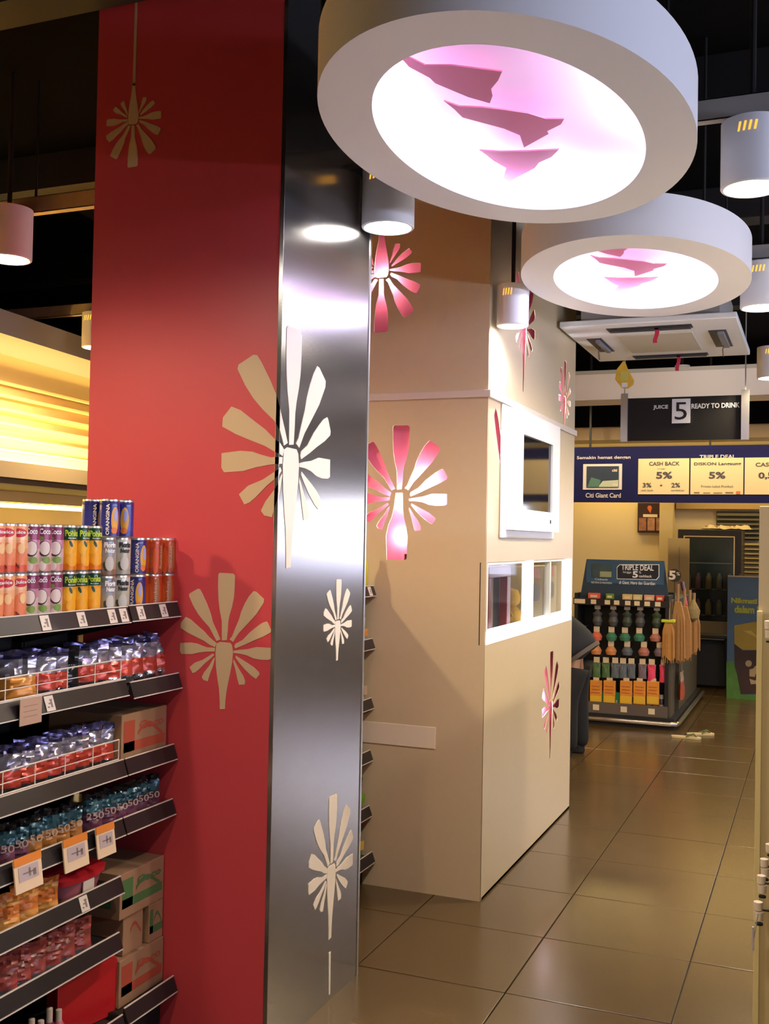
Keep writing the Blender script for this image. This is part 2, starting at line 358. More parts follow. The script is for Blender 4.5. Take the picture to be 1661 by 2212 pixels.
# ------------------------------------------------------------ oval ring lamps
SH = {'a': [(318, 215), (345, 210), (405, 240), (500, 240), (685, 262), (670, 295), (645, 325), (650, 350), (640, 378), (560, 355), (440, 305), (420, 285), (345, 245)],
      'b': [(472, 370), (530, 390), (610, 393), (690, 402), (780, 415), (845, 435), (912, 435), (900, 455), (850, 480), (855, 490), (765, 540), (750, 495), (690, 470), (540, 430), (510, 400)],
      'c': [(602, 550), (680, 555), (780, 553), (893, 547), (865, 575), (820, 595), (805, 615), (710, 665), (690, 650), (700, 615), (655, 590), (630, 570)]}
RZ0 = 2.80; RH = .165
def ring_lamp(cx, cy, a1, b1, a2, b2, label, L, W=8):
    t = thing('ring_lamp', label, 'ceiling lamp', (cx, cy, RZ0), group='oval ring lamps over the aisle')
    N = 96; E = lambda a, b, z: [(a * math.cos(2 * PI * i / N), b * math.sin(2 * PI * i / N), z) for i in range(N)]
    loops = [E(a1, b1, RH), E(a1, b1, 0), E(a2, b2, 0), E(a2, b2, .035), E(a1 - .02, b1 - .02, .035), E(a1 - .02, b1 - .02, RH - .012)]
    m = MB(); vs = sum(loops, [])
    m.add(vs, [(j * N + i, j * N + (i + 1) % N, (j + 1) * N + (i + 1) % N, (j + 1) * N + i) for j in range(5) for i in range(N)])
    m.build('shade', M_WHITE, t, smooth=True)
    m = MB(); m.add(E(a1 - .02, b1 - .02, RH - .012) + E(a1, b1, RH), [tuple(range(N - 1, -1, -1)), tuple(range(N, 2 * N))]); m.build('inner_panel', M_PINKB, t)
    for k, pl in SH.items():
        q = [at(680 + x / 1.6932, y / 1.6932, 2, RZ0 + .10) for x, y in pl]
        q = [(p.x + .82, p.y - 2.955) for p in q]
        MB().prism(q, lambda u, v, w: (u, v, w), .100, .104).build('pink_silhouette', M_PINKS, t)
    for k in range(4):
        x, y = a1 * .7 * (1, -1, 1, -1)[k], b1 * .7 * (1, 1, -1, -1)[k]
        MB().tube([(x, y, RH), (x, y, ZC - RZ0)], .006, 6).build('hanger_rod', M_BLACK, t)
    lamp('ring_tube', 'AREA', (a1 - .07, 0, .088), W, COOL, .05, (0, math.radians(68), 0), t, size_y=b1 * .9)
    for dx, dy, e in L:
        lamp('ring_bulb', 'POINT', (dx, dy, .085), e, COOL, .03, parent=t)
    return t
LP = [(-.41, .25, 2.6), (-.43, -.10, 2.4), (-.30, .55, 2.6), (-.37, -.40, 1.6), (-.05, .72, 1.4), (.42, .32, 1.1)]
ring_lamp(-.82, 2.955, .503, .805, .360, .643, 'large white oval ring lamp with pink silhouettes, nearer of the two', LP)
LP2 = [(-.39, .25, 2.4), (-.41, -.10, 2.4), (-.29, .50, 2.2), (0.0, .66, 1.8), (.30, .54, .9), (-.3, -.45, .8)]
ring_lamp(-.750, 4.72, .482, .750, .345, .560, 'large white oval ring lamp with pink silhouettes, farther one above the air conditioner', LP2)

# ------------------------------------------------------------ downlights
def downlight(x, y, z=2.80, r=.098, h=.215, label='', power=None, col=NEUT, cone=162):
    t = thing('downlight', label, 'ceiling lamp', (x, y, z), group='white cylinder downlights')
    m = MB(); m.lathe([(r - .014, .012), (r - .010, 0), (r - .003, 0), (r, .004), (r, h), (.02, h)], 40); m.build('housing', M_WHITE, t, smooth=True)
    m = MB(); m.lathe([(.001, .010), (r - .016, .010)], 32); m.build('lens', M_DISC, t)
    m = MB()
    for k in range(4):
        a0 = -PI / 2 - .42 + k * .17
        pts = []
        for (da, zz) in ((0, h - .055), (.07, h - .055), (.13, h - .025), (.06, h - .025)):
            pts.append(((r + .0008) * math.cos(a0 + da), (r + .0008) * math.sin(a0 + da), zz))
        m.add(pts, [(0, 1, 2, 3)])
    m.build('vent_slot', mat('glowing_slot', (.8, .5, .1), .5, emit='#ffb53c', es=1.2), t)
    MB().tube([(0, 0, h), (0, 0, ZC - z)], .010, 8).build('hanger_rod', M_BLACK, t)
    l = lamp('downlight_bulb', 'SPOT', (0, 0, -.012), power or SPOT_W, col, .05, (0, 0, 0), t, spot=cone, blend=.5)
    return t
DL = [(-1.487, 3.86, 'white cylinder downlight beside the steel column, half behind the near ring lamp', NEUT),
      (-.205, 3.59, 'white cylinder downlight right of the near ring lamp', NEUT),
      (-3.19, 3.53, 'white cylinder downlight left of the red column', WARM),
      (-.262, 5.43, 'white cylinder downlight right of the far ring lamp', NEUT),
      (-4.17, 5.42, 'white cylinder downlight mostly hidden behind the left edge of the red column', WARM),
      (-.25, 1.6, 'added unseen downlight over the aisle, nearest the shelves end', NEUT), (-2.1, 1.85, 'white cylinder downlight over the front of the drinks shelves', NEUT),
      (-3.1, 1.5, 'added unseen downlight over the aisle left of the drinks shelves', WARM),
      (-.3, 7.75, 'white cylinder downlight beyond the air conditioner', WARM), (1.2, 3.6, 'added unseen downlight above the right gondola', NEUT),
      (1.2, 5.5, 'white cylinder downlight above the right gondola, farther', WARM), (1.2, 7.8, 'added unseen downlight above the right gondola, farthest', WARM), (-1.2, -.6, 'added unseen downlight behind the camera', WARM)]  # rows out of view are added along the grid for general light
DL[0] = (-1.487, 3.60 + .02, DL[0][2], NEUT)
for x, y, lb, c in DL:
    downlight(x, y, label=lb, col=c, power={-1.487: 9, -.205: 95, -2.1: 50, -.25: 60}.get(x, SPOT_W), cone=105 if x == -1.487 else 162)
downlight(-1.322, 4.77, 2.645, .074, .19, 'small white cylinder downlight against the side of the beige column', col=(1, .96, .92), power=24)
# ------------------------------------------------------------ ceiling rails
def rail(x0, x1, y, z, label, m):
    t = thing('ceiling_rail', label, 'rail', ((x0 + x1) / 2, y, z))
    c = MB(); c.box(x0, x1, y - .02, y - .016, z, z + .07); c.box(x0, x1, y - .02, y + .02, z + .067, z + .07); c.box(x0, x1, y - .02, y + .02, z, z + .003)
    c.build('channel', m, t, world=True)
    for k in range(2):
        x = x0 + (x1 - x0) * (.2 + .6 * k); MB().tube([(x, y, z + .07), (x, y, ZC)], .006, 6).build('hanger_rod', M_BLACK, t, world=True)
M_TANM = mat('tan_metal', (.55, .42, .24), .45, metal=.3, noise=.2, nscale=20)
rail(-6.2, -2.36, 3.62, 3.015, 'tan metal ceiling rail left of the red column', M_TANM)
rail(-1.585, 1.5, 3.60, 3.04, 'grey metal ceiling rail behind the near ring lamp', M_GREYW)
rail(-7.0, -2.62, 5.42, 3.015, 'tan metal ceiling rail above the lit wall on the left', M_TANM)
rail(-1.39, 1.5, 5.43, 3.04, 'grey metal ceiling rail above the far ring lamp', M_GREYW)

# ------------------------------------------------------------ wall chiller with louvred light cove, far left
wc = thing('wall_chiller', 'long cream wall unit with a yellow lit louvred header, at the far left', 'chiller', (-4.466, 5.27, 0), math.radians(6.7))
Y0, Y1 = -4.2, 6.5
MB().box(-.9, 0.04, Y0, Y1, 2.79, 2.93).build('fascia', M_GREYW, wc)
MB().box(-1.1, -.30, Y0, Y1, 2.93, 3.0).build('top_board', M_BLACK, wc)
M_COVE = mat('cove_cream', (.80, .62, .30), .6)
MB().box(-.42, -.40, Y0, Y1, 2.03, 2.79).build('header_board', M_COVE, wc)
for z in (2.60, 2.52, 2.43, 2.34, 2.25, 2.17):
    MB().box(-.40, -.355, Y0, Y1, z - .008, z + .008).build('louvre', M_COVE, wc)
MB().box(-.55, 0.02, Y0, Y1, 1.965, 2.04).build('ledge', mat('tan_ledge', (.50, .38, .22), .5), wc)
MB().box(0.0, 0.02, Y0, Y1, 2.04, 2.06).build('ledge_lip', mat('tan_ledge', 0), wc)
MB().box(-.95, -.02, Y0, Y1, 1.93, 1.962).build('canopy_underside', mat('brown_board', (.10, .065, .035), .6), wc)
MB().box(-1.1, -1.05, Y0, Y1, 0, 3.0).build('back_board', M_CREAM, wc)
MB().box(-1.05, -.1, Y0, Y1, 0, .45).build('base', M_GREYW, wc)
for z in (.8, 1.15, 1.5): MB().box(-1.05, -.45, Y0, Y1, z, z + .025).build('shelf', M_CREAM, wc)
M_TUBE = mat('fluorescent_tube', (1, 1, 1), .5, emit='#ffd774', es=6)
for k in range(7):
    y = Y0 + .3 + k * 1.5
    t = MB(); t.tube([(-.75, y, 1.83), (-.75, y + 1.25, 1.83)], .017, 10); o = t.build('fluorescent_tube', M_TUBE, wc)
    t = MB(); t.box(-.79, -.71, y - .05, y + 1.3, 1.853, 1.93); t.build('tube_holder', M_CREAM, wc)
for k in range(4):
    lamp('cove_lamp', 'AREA', (-.17, Y0 + 1.4 + 2.65 * k, 2.075), 34, YEL, .10, (0, math.radians(125), 0), wc, size_y=2.5)
    lamp('canopy_lamp', 'AREA', (-.70, Y0 + 1.4 + 2.65 * k, 1.80), 9, YEL, .10, (0, math.radians(-25), 0), wc, size_y=2.5)

# ------------------------------------------------------------ drinks gondola (three bays in one line)
LX = -1.963
M_RAIL = mat('dark_price_rail', (.030, .025, .027), .32, metal=.3)
M_RAILE = mat('pale_highlight_and_ink', (.75, .66, .60), .35)
M_DECK = mat('black_shelf_steel', (.020, .018, .018), .45)
M_LABEL = mat('price_label', (.68, .58, .52), .5)
M_SMUDGE = mat('label_print', (.22, .17, .16), .6)
M_WIRE = mat('white_wire', (.80, .72, .66), .4)
def shelf_bay(label, y0, y1, shelves, labels, fences=(), bottom=True, xb=-2.40):
    t = thing('shelf_unit', label, 'shelf', (-2.18, (y0 + y1) / 2, 0), group='drinks shelf units')
    MB().box(xb - .02, xb, y0, y1, .05, 1.50).build('back_panel', M_BLACK, t, world=True)
    for y in (y0 + .004, y1 - .004):
        MB().box(xb, xb + .04, y - .004, y + .004, 0, 1.52).build('upright', M_DECK, t, world=True)
    if bottom: MB().box(xb, LX - .03, y0, y1, 0, .12).build('kick_base', M_BLACK, t, world=True)
    for k, (z, xo) in enumerate(shelves):
        d = MB(); d.box(xb, LX + xo - .006, y0 + .001, y1 - .001, z - .040, z - .022)
        for y in (y0 + .006, y1 - .006): d.prism([(xb, z - .13), (xb + .05, z - .13), (LX + xo - .03, z - .045), (LX + xo - .03, z - .022), (xb, z - .022)], lambda u, v, w: (u, w, v), y - .002, y + .002)
        dk = d.build('shelf', M_DECK, t, world=True)
        X = LX + xo
        l = MB(); l.prism([(X - .003, z), (X, z), (X + .016, z - .044), (X + .013, z - .046), (X - .006, z - .024)], lambda u, v, w: (u, w, v), y0 + .001, y1 - .001)
        lp = l.build('price_rail', M_RAIL, dk, world=True)
        e = MB(); e.box(X - .003, X + .0015, y0 + .001, y1 - .001, z, z + .003); e.box(X + .0135, X + .0175, y0 + .001, y1 - .001, z - .0485, z - .0455)  # pale strips put in as the highlights along the rail's two edges
        e.build('rail_highlight', M_RAILE, dk, world=True)
        for (yy, hh) in labels.get(k, ()):
            b = MB(); fn = lambda u, v, w=0: (X + .0165 - (v - (z - .044)) * .364 + w, u, v)
            b.prism([(yy - .018, z - .043), (yy + .018, z - .043), (yy + .018, z - .003), (yy - .018, z - .003)], fn, .0005, .002, 0)
            for q in range(3): rect(b, fn, yy - .012 + .006 * q, yy - .004 + .008 * q, z - .034 + q * .009, z - .030 + q * .009, 1, .0023)
            rect(b, fn, yy + .002, yy + .010, z - .034, z - .012, 1, .0022)
            b.build('price_label', [M_LABEL, M_SMUDGE], dk, world=True)
        if k in fences:
            ya, yb = y0 + .02, y1 - .01; zb = z + .002; zt = z + .062
            f = MB(); f.tube([(X - .012, ya, zt), (X - .012, yb, zt)], .0022, 6); f.tube([(X - .012, ya, z + .030), (X - .012, yb, z + .030)], .0014, 6)
            f.tube([(X - .012, ya, zb), (X - .012, yb, zb)], .0022, 6)
            nn = int((yb - ya) / .125)
            for q in range(nn + 1):
                yy = yb - q * .125; f.tube([(X - .012, yy, zb), (X - .012, yy, zt)], .0016, 6)
            f.build('wire_fence', M_WIRE, dk, world=True)
    return t
yy = lambda px, z=1.40: at(px, 1318, 0, LX).y
ZS = [1.423, 1.20, .955, .775, .60, .43, .185]
SHA = [(ZS[0], 0), (ZS[1], 0), (ZS[2], 0), (ZS[3], 0), (ZS[4], 0), (ZS[5], 0), (ZS[6], .02)]
ya = lambda px, py: at(px, py, 0, LX).y
bayA = shelf_bay('dark shelf unit holding the drink cans at the left edge, long bay', 1.70, 2.729, SHA,
          {0: [(ya(92, 1340), 0), (ya(171, 1330), 0), (ya(237, 1325), 0), (ya(262, 1323), 0)], 1: [(ya(101, 1520), 0)], 4: [(ya(176, 1945), 0)]}, fences=(1, 2))
bayB = shelf_bay('short dark shelf bay between the long bay and the red column', 2.735, 3.004, [(ZS[0] + .002, 0), (1.19, .012), (.955, .0), (.775, 0), (.20, .02)],
          {0: [(ya(299, 1318), 0), (ya(348, 1312), 0)]})
bayC = shelf_bay('dark shelf bay in the gap between the steel column and the beige column', 3.73, 4.684, [(1.42, 0), (1.168, 0), (.885, 0), (.638, 0), (.375, 0), (.16, .02)],
          {0: [(4.62, 0), (4.3, 0)], 1: [(4.50, 0)], 2: [(4.50, 0)]})
# hanging price cards
def price_card(y, z, w, h, label, kind):
    t = thing('price_card', label, 'price tag', (LX + .022, y, z), group='price cards on the shelf rails')
    if kind == 'orange':
        fn = lambda u, v, w_=0: (v * -.15 + w_, u, v)
        b = MB(); b.prism([(-w / 2, -h), (w / 2, -h), (w / 2, 0), (-w / 2, 0)], fn, 0, .004); b.build('holder', mat('cream_plastic', (.80, .60, .42), .4), t)
        b = MB(); b.prism([(-w / 2, -h * .18), (w / 2, -h * .18), (w / 2, h * .06), (-w / 2, h * .06)], fn, .004, .006); b.build('header', mat('orange_print', (.72, .22, .03), .5), t)
        b = MB(); fn2 = lambda u, v, w_=0: fn(u, v, .0055); rect(b, fn, -w * .36, w * .36, -h * .68, -h * .24, 0, .0052)
        b.build('insert', mat('lilac_paper', (.50, .40, .42), .5), t)
        b = MB(); rect(b, fn, -w * .22, w * .25, -h * .48, -h * .44, 0, .006); rect(b, fn, 0, w * .06, -h * .58, -h * .32, 0, .006); rect(b, fn, w * .16, w * .26, -h * .60, -h * .40, 0, .006)
        b.build('print', M_SMUDGE, t)
    else:
        MB().box(0, .002, -w / 2, w / 2, -h, 0).build('card', mat('tan_card', (.48, .30, .22), .6), t)
        b = MB()
        for q in range(3): rect(b, side(.0022), -w * .35, w * .3, -h * (.3 + .2 * q), -h * (.27 + .2 * q), 0)
        b.build('print', mat('brown_print', (.30, .17, .12), .6), t)
price_card(ya(41, 1880), .785, .105, .085, 'orange and cream price holder, leftmost on the rail of small sachets', 'orange')
price_card(ya(145, 1830), .785, .105, .085, 'orange and cream price holder, middle one on the rail of small sachets', 'orange')
price_card(ya(210, 1805), .785, .085, .085, 'orange and cream price holder, right one on the rail of small sachets', 'orange')
price_card(ya(52, 1520), 1.205, .085, .070, 'plain tan price card hanging from the wire fence of the second shelf', 'tan')

# ------------------------------------------------------------ cans
CAMANG = -36
def ellipse_decal(b, r, u0, v0, a, c, m, rings=3, n=18, tilt=0):
    fn = lambda u, v: ((r + .0006 + .0002 * m) * math.cos(u / r), (r + .0006 + .0002 * m) * math.sin(u / r), v)
    pts = [fn(u0, v0)]
    for k in range(1, rings + 1):
        for i in range(n):
            t = 2 * PI * i / n; x, y = a * k / rings * math.cos(t), c * k / rings * math.sin(t)
            pts.append(fn(u0 + x * math.cos(tilt) - y * math.sin(tilt), v0 + x * math.sin(tilt) + y * math.cos(tilt)))
    fs = [(0, 1 + i, 1 + (i + 1) % n) for i in range(n)]
    for k in range(rings - 1):
        fs += [(1 + k * n + i, 1 + (k + 1) * n + i, 1 + (k + 1) * n + (i + 1) % n, 1 + k * n + (i + 1) % n) for i in range(n)]
    b.add(pts, fs, m)
def wrap(r, off=.0012): return lambda u, v, t=0: ((r + off) * math.cos(u / r), (r + off) * math.sin(u / r), v)
def can(kind):
    tall = kind in ('peach', 'mangosteen', 'orange')
    r, h = (.0265, .133) if tall else (.0310, .116)
    C = {'peach': ['#d8573c', '#e58a5c', '#e39a6c', '#f0b487', '#f3c7a0', '#e8a06c'], 'mangosteen': ['#c98a86', '#c9b0a4', '#d8b8b8', '#c48aa0', '#8e3c66', '#7a2a52'],
         'orange': ['#e07a10', '#ee9a14', '#f0a41c', '#e89c20', '#0f4a34', '#0c3a28'], 'grey': ['#8c6a58', '#b49a7c', '#a8a08a', '#9a9aa2', '#8c8c96', '#74747c'],
         'silver': ['#a8a496', '#b4b0a0', '#b8b4a4', '#bcb8a8', '#c0bcb0', '#c4c0b8'], 'blue': ['#30307c', '#3a3a8c', '#35358a', '#323284', '#2c2c78', '#26266c'],
         'red': ['#b8401a', '#c8501e', '#cc5820', '#c85022', '#c04820', '#b84018']}[kind]
    ms = [mat('can_print_' + c, lin(c)[:3], .28, metal=.15, coat=.3) for c in C]
    z = [.004, h * .17, h * .32, h * .5, h * .68, h * .84, h - .006]
    prof = [(r * .86, 0), (r, .004)] + [(r, q) for q in z[1:]] + [(r * .93, h)]
    b = MB(); b.lathe(prof, 28, mats=[6] + [0, 1, 2, 3, 4, 5] + [6]); m_ = ms + [M_ALU]
    body = lambda t: b.build('body', m_, t, smooth=True)
    rim = MB(); rim.lathe([(r * .93, h - .001), (r * .96, h + .001), (r * .90, h + .001), (r * .86, h - .003)], 28)
    d = MB(); W = wrap(r); dm = []
    if kind == 'mangosteen':
        dm = [mat('dark_rind', '#3c1c28', .4), mat('white_flesh', '#e2d0cc', .4), mat('leaf_green', '#7a9a3c', .4), M_WINK]
        ellipse_decal(d, r, 0, h * .50, .0185, .0225, 0); ellipse_decal(d, r, .001, h * .51, .0155, .0190, 1)
        ellipse_decal(d, r, .006, h * .26, .012, .010, 2); ellipse_decal(d, r, -.005, h * .14, .010, .014, 1); ellipse_decal(d, r, -.012, h * .72, .008, .005, 2)
        add_text(d, 'Coco', wrap(r, .0016), -.015, .016, h * .80, h * .92, .03, 3)
    elif kind == 'orange':
        dm = [mat('orange_fruit', '#f0a81c', .4), mat('yellow_fruit', '#f4b428', .4), mat('deep_green', '#12503a', .4), mat('lime_ink', '#b8d030', .5), M_WINK]
        ellipse_decal(d, r, -.010, h * .52, .014, .020, 1); ellipse_decal(d, r, .014, h * .50, .012, .018, 0); ellipse_decal(d, r, .004, h * .26, .019, .020, 0); ellipse_decal(d, r, -.002, h * .60, .004, .010, 2, tilt=.4)
        add_text(d, 'Ponka', wrap(r, .0018), -.019, .022, h * .76, h * .90, .04, 3); add_text(d, 'Mandarin', wrap(r, .0018), -.010, .014, h * .71, h * .74, .01, 4)
    elif kind == 'peach':
        dm = [mat('peach_fruit', '#e8845a', .4), mat('red_script', '#c8283c', .4), mat('brown_leaf', '#7a3418', .4), M_WINK, mat('pale_fruit', '#f2c48c', .4)]
        ellipse_decal(d, r, 0, h * .40, .020, .030, 0); ellipse_decal(d, r, .006, h * .50, .010, .014, 4); ellipse_decal(d, r, -.006, h * .17, .003, .012, 2, tilt=.7); ellipse_decal(d, r, 0, h * .82, .022, .012, 1)
        add_text(d, 'Juice', wrap(r, .0020), -.016, .016, h * .78, h * .87, .03, 3)
    elif kind in ('grey', 'silver'):
        dm = [M_INK, M_WINK, mat('lime_fruit', '#a8a850', .4), mat('dark_leaf', '#3c4636', .4), mat('pale_label', '#c8c4c0', .5)]
        if kind == 'grey' or kind == 'silver':
            ellipse_decal(d, r, 0, h * .32, .014, .022, 4); ellipse_decal(d, r, .001, h * .27, .011, .013, 2); ellipse_decal(d, r, -.013, h * .25, .007, .014, 3, tilt=.3)
            add_text(d, 'Florin', wrap(r, .0018), -.018, .019, h * .74, h * .88, .06, 0 if kind == 'silver' else 1); add_text(d, 'Natur', wrap(r, .0018), -.014, .017, h * .60, h * .72, .05, 0 if kind == 'silver' else 1)
    elif kind == 'blue':
        dm = [mat('orange_shape', '#d89a2c', .4), mat('cream_ink', '#e8dcd0', .4), mat('lilac_shape', '#9c9cd0', .4), mat('orange_glow', '#d8701c', .4)]
        ellipse_decal(d, r, .012, h * .46, .013, .040, 0); ellipse_decal(d, r, .014, h * .58, .006, .020, 2); ellipse_decal(d, r, .010, h * .18, .010, .010, 3)
        add_text(d, 'ORANGINA', wrap(r, .0018), -.016, -.006, h * .06, h * .88, .03, 1, vert=True)
    else:
        dm = [mat('bright_orange', '#e0581c', .4), mat('tan_print', '#a8683c', .4), mat('pale_ink', '#d8a888', .4)]
        ellipse_decal(d, r, -.012, h * .36, .009, .045, 0); ellipse_decal(d, r, .014, h * .5, .009, .050, 1)
        add_text(d, 'Sunkist', wrap(r, .0018), .002, .010, h * .14, h * .80, .02, 2, vert=True)
    return (r, h, b, m_, rim, d, dm)
CANS = {}; GRP = {}
CNAME = {'peach': 'peach-coloured fruit drink can', 'mangosteen': 'pink and purple can with white halved fruit', 'orange': 'dark green can with orange fruit',
         'grey': 'grey can with dark script', 'silver': 'silver can with pale side panel', 'blue': 'blue can with orange print', 'red': 'orange-red soda can'}
def place_can(kind, x, y, z, rot, label):
    if kind not in CANS:
        r, h, b, m_, rim, d, dm = can(kind)
        t = thing('drink_can', label, 'can', (x, y, z), rot, 'drink cans on the top shelf')
        b.build('body', m_, t, smooth=True); rim.build('rim', M_ALU, t, smooth=True); d.build('print', dm, t); CANS[kind] = t
    else:
        t = copy_tree(CANS[kind]); t.location = (x, y, z); t.rotation_euler = (0, 0, rot); t['label'] = label
    return t
zt = ZS[0] - .021
RX0 = math.radians(CAMANG)
def row(kind, pxs, x, r, h, levels, z0, names):
    for lv in range(levels):
        for i, px in enumerate(pxs):
            y = at(px, 1250, 0, x).y
            lab = names(lv, i)
            place_can(kind, x, y, z0 + lv * (h + .001), RX0 + random.uniform(-.35, .35) + (.12 if lv else 0), lab)
lvl = ['bottom layer', 'upper layer', 'top']
row('peach', [-14, 10, 36], -2.008, .0265, .133, 2, zt, lambda l, i: 'peach-coloured drink can, %s from the left in the %s' % (ORD[i], lvl[l]))
row('mangosteen', [62, 88.5, 115], -2.008, .0265, .133, 2, zt, lambda l, i: 'purple can with white halved fruit, %s from the left in the %s' % (ORD[i], lvl[l]))
row('orange', [144, 171, 198.5], -2.008, .0265, .133, 2, zt, lambda l, i: 'green can with orange fruit, %s from the left in the %s' % (ORD[i], lvl[l]))
row('grey', [227], -2.01, .031, .116, 2, zt, lambda l, i: 'grey script can right of the green cans, %s' % lvl[l])
row('silver', [259], -2.01, .031, .116, 2, zt, lambda l, i: 'silver can left of the blue can, %s' % lvl[l])
row('blue', [294], -2.01, .031, .116, 2, zt, lambda l, i: 'blue can with orange print on the shelf, %s of two' % lvl[l])
row('red', [329, 358], -2.01, .031, .116, 2, zt, lambda l, i: 'orange-red soda can, %s from the left in the %s near the red column' % (ORD[i], lvl[l]))
for k_ in range(2): place_can('grey', -2.080, at(197, 1250, 0, -2.080).y, zt + .117 * k_, RX0, 'grey script can hidden behind the green cans, %s' % lvl[k_])
place_can('blue', -2.080, at(197, 1200, 0, -2.080).y, zt + .117 * 2, RX0 + .3, 'blue orange-print can at the left of the topmost three')
place_can('blue', -2.010, at(233, 1200, 0, -2.012).y, zt + .117 * 2 , RX0 - .1, 'blue orange-print can in the middle of the topmost three')
place_can('blue', -2.010, at(264, 1200, 0, -2.012).y, zt + .117 * 2, RX0 - .6, 'blue orange-print can at the right of the topmost three')
# the topmost left can stands on a third green can layer edge
# ------------------------------------------------------------ pouches
def pouch_mesh(w, h, d, seed, rows, cols=8, crinkle=.0055, taper=.1, flare=1.0):
    rnd = random.Random(seed); nz = len(rows) * 3; b = MB(); vs = []
    for sgn in (1, -1):
        for j in range(nz + 1):
            t = j / nz; zz = t * h
            th = d * (math.sin(min(1, (t * .9 + .22)) * PI) ** .8 if t < .97 else 0.02) * (1 - .55 * t)
            for i in range(cols + 1):
                s = i / cols * 2 - 1
                ww = w / 2 * (1 - taper * math.sin(t * PI)) * flare
                x = th * (1 - s * s) ** .6 * sgn + (rnd.uniform(-1, 1) * crinkle * (0.4 + t) if 0 < i < cols else 0)
                if t > .9: x = x * .3 + .004 * math.sin(s * 5 + seed)
                vs.append((x + .0012 * sgn, s * ww, zz + (.004 * math.sin(s * 4 + seed) if t > .9 else 0)))
    K = (nz + 1) * (cols + 1)
    for sg in range(2):
        for j in range(nz):
            for i in range(cols):
                a = sg * K + j * (cols + 1) + i
                b.f.append((a, a + 1, a + cols + 2, a + cols + 1)); b.m.append(rows[j // 3])
    for j in range(nz):
        for i in (0, cols):
            a = j * (cols + 1) + i; b.f.append((a, a + cols + 1, K + a + cols + 1, K + a)); b.m.append(rows[j // 3])
    for i in range(cols):
        b.f.append((i, i + 1, K + i + 1, K + i)); b.m.append(rows[0]); a = nz * (cols + 1) + i; b.f.append((a, a + 1, K + a + 1, K + a)); b.m.append(rows[-1])
    b.v = vs; return b
FOIL = mat('silver_foil', (.72, .70, .72), .12, metal=.95, noise=.25, nscale=60, bump=1.0)
FBLUE = mat('blue_foil', (.10, .09, .22), .22, metal=.8, noise=.5, nscale=40); FRED = mat('red_foil', (.52, .06, .035), .28, metal=.25, noise=.35, nscale=50)
FORG = mat('orange_foil', (.70, .28, .05), .3, metal=.2, noise=.35, nscale=40); FBLK = mat('black_foil', (.02, .02, .025), .18, metal=.5); FLIL = mat('lilac_foil', (.34, .32, .42), .22, metal=.6, noise=.5, nscale=50)
FPUR = mat('purple_film', (.15, .05, .09), .3, noise=.4, nscale=30); FTEAL = mat('teal_film', (.035, .10, .14), .25, metal=.3, noise=.6, nscale=40); FOR2 = mat('amber_film', (.42, .17, .04), .32, noise=.4, nscale=40)
FMEAT = mat('dusky_red_film', (.33, .06, .05), .32, noise=.55, nscale=45); FPEACH = mat('apricot_print', (.85, .34, .08), .4, noise=.4, nscale=30)
def pouches(pxs, py, z, x, w, h, d, spec, rz, name, label, group, txt=None, lean=.12):
    for i, px in enumerate(pxs):
        y = at(px, py, 0, x).y; rows, ms = spec(i)
        t = thing(name, label(i), 'pouch', (x, y, z), math.radians(rz) + random.uniform(-.12, .12), group)
        o = pouch_mesh(w, h * random.uniform(.96, 1.03), d, i + int(px), rows).build('body', ms, t, smooth=True); o.rotation_euler = (0, -lean * random.uniform(.3, 1), 0)
        if txt:
            b = MB(); add_text(b, txt, lambda u, v, t_=0: (d * .95 + .004, u, v), -w * .40, w * .42, h * .36, h * .54, .0); q = b.build('lettering', mat('dim_lettering', (.45, .36, .32), .5), t); q.rotation_euler = o.rotation_euler
sp = lambda i: ([1, 1, 2, 0, 3, 0, 4][:6] + [4], [FRED, FRED, FLIL, FOIL, FBLUE][:1] * 0 + [FLIL, FRED, FOIL, FLIL, FBLUE])
def sp2(i):
    if i == 0: return [1, 1, 1, 0, 0, 2], [FLIL, FORG, FBLUE]
    if i in (3,): return [0, 0, 0, 0, 0, 0], [FBLK]
    return [2, 1, 1, 0, 0, 3], [FLIL, FRED, FOIL, FBLUE]
pouches([40, 84, 112, 134, 176, 202, 229, 254, 280, 310, 341], 1430, ZS[1] - .0218, -2.035, .105, .140, .026, sp2, -38, 'foil_pouch',
        lambda i: ['large foil pouch with orange print, farthest left on the second shelf', 'red and silver foil pouch just right of the orange one, second shelf', 'red and silver foil pouch left of the black one, second shelf', 'plain black foil pouch between the red ones on the second shelf'][i] if i < 4 else 'red and silver foil pouch, %s right of the black pouch, second shelf' % ORD[i - 4], 'foil pouches on the second shelf')
pouches([8, 38, 68, 98, 130, 160, 188, 214, 240], 1620, ZS[2] - .0218, -2.035, .100, .135, .026, lambda i: ([2, 1, 1, 0, 0, 3], [FLIL, FRED, FOIL, FBLUE]), -38, 'foil_pouch',
        lambda i: 'red and blue foil pouch, %s from the left on the third shelf' % ORD[i], 'foil pouches on the third shelf')
pouches([8, 38, 68, 100, 128, 155, 200, 228, 252, 275, 298, 322], 1770, ZS[3] - .0218, -2.005, .066, .112, .016,
        lambda i: ([0, 0, 0, 1, 1, 2], [FOR2 if i in (2, 3, 4, 5) else FPUR, FTEAL, FBLK]), -36, 'drink_sachet',
        lambda i: ('amber' if i in (2, 3, 4, 5) else 'purple') + ' and teal sachet marked 250, %s from the left on the fourth shelf' % ORD[i], 'small sachets on the fourth shelf', txt='250', lean=.05)
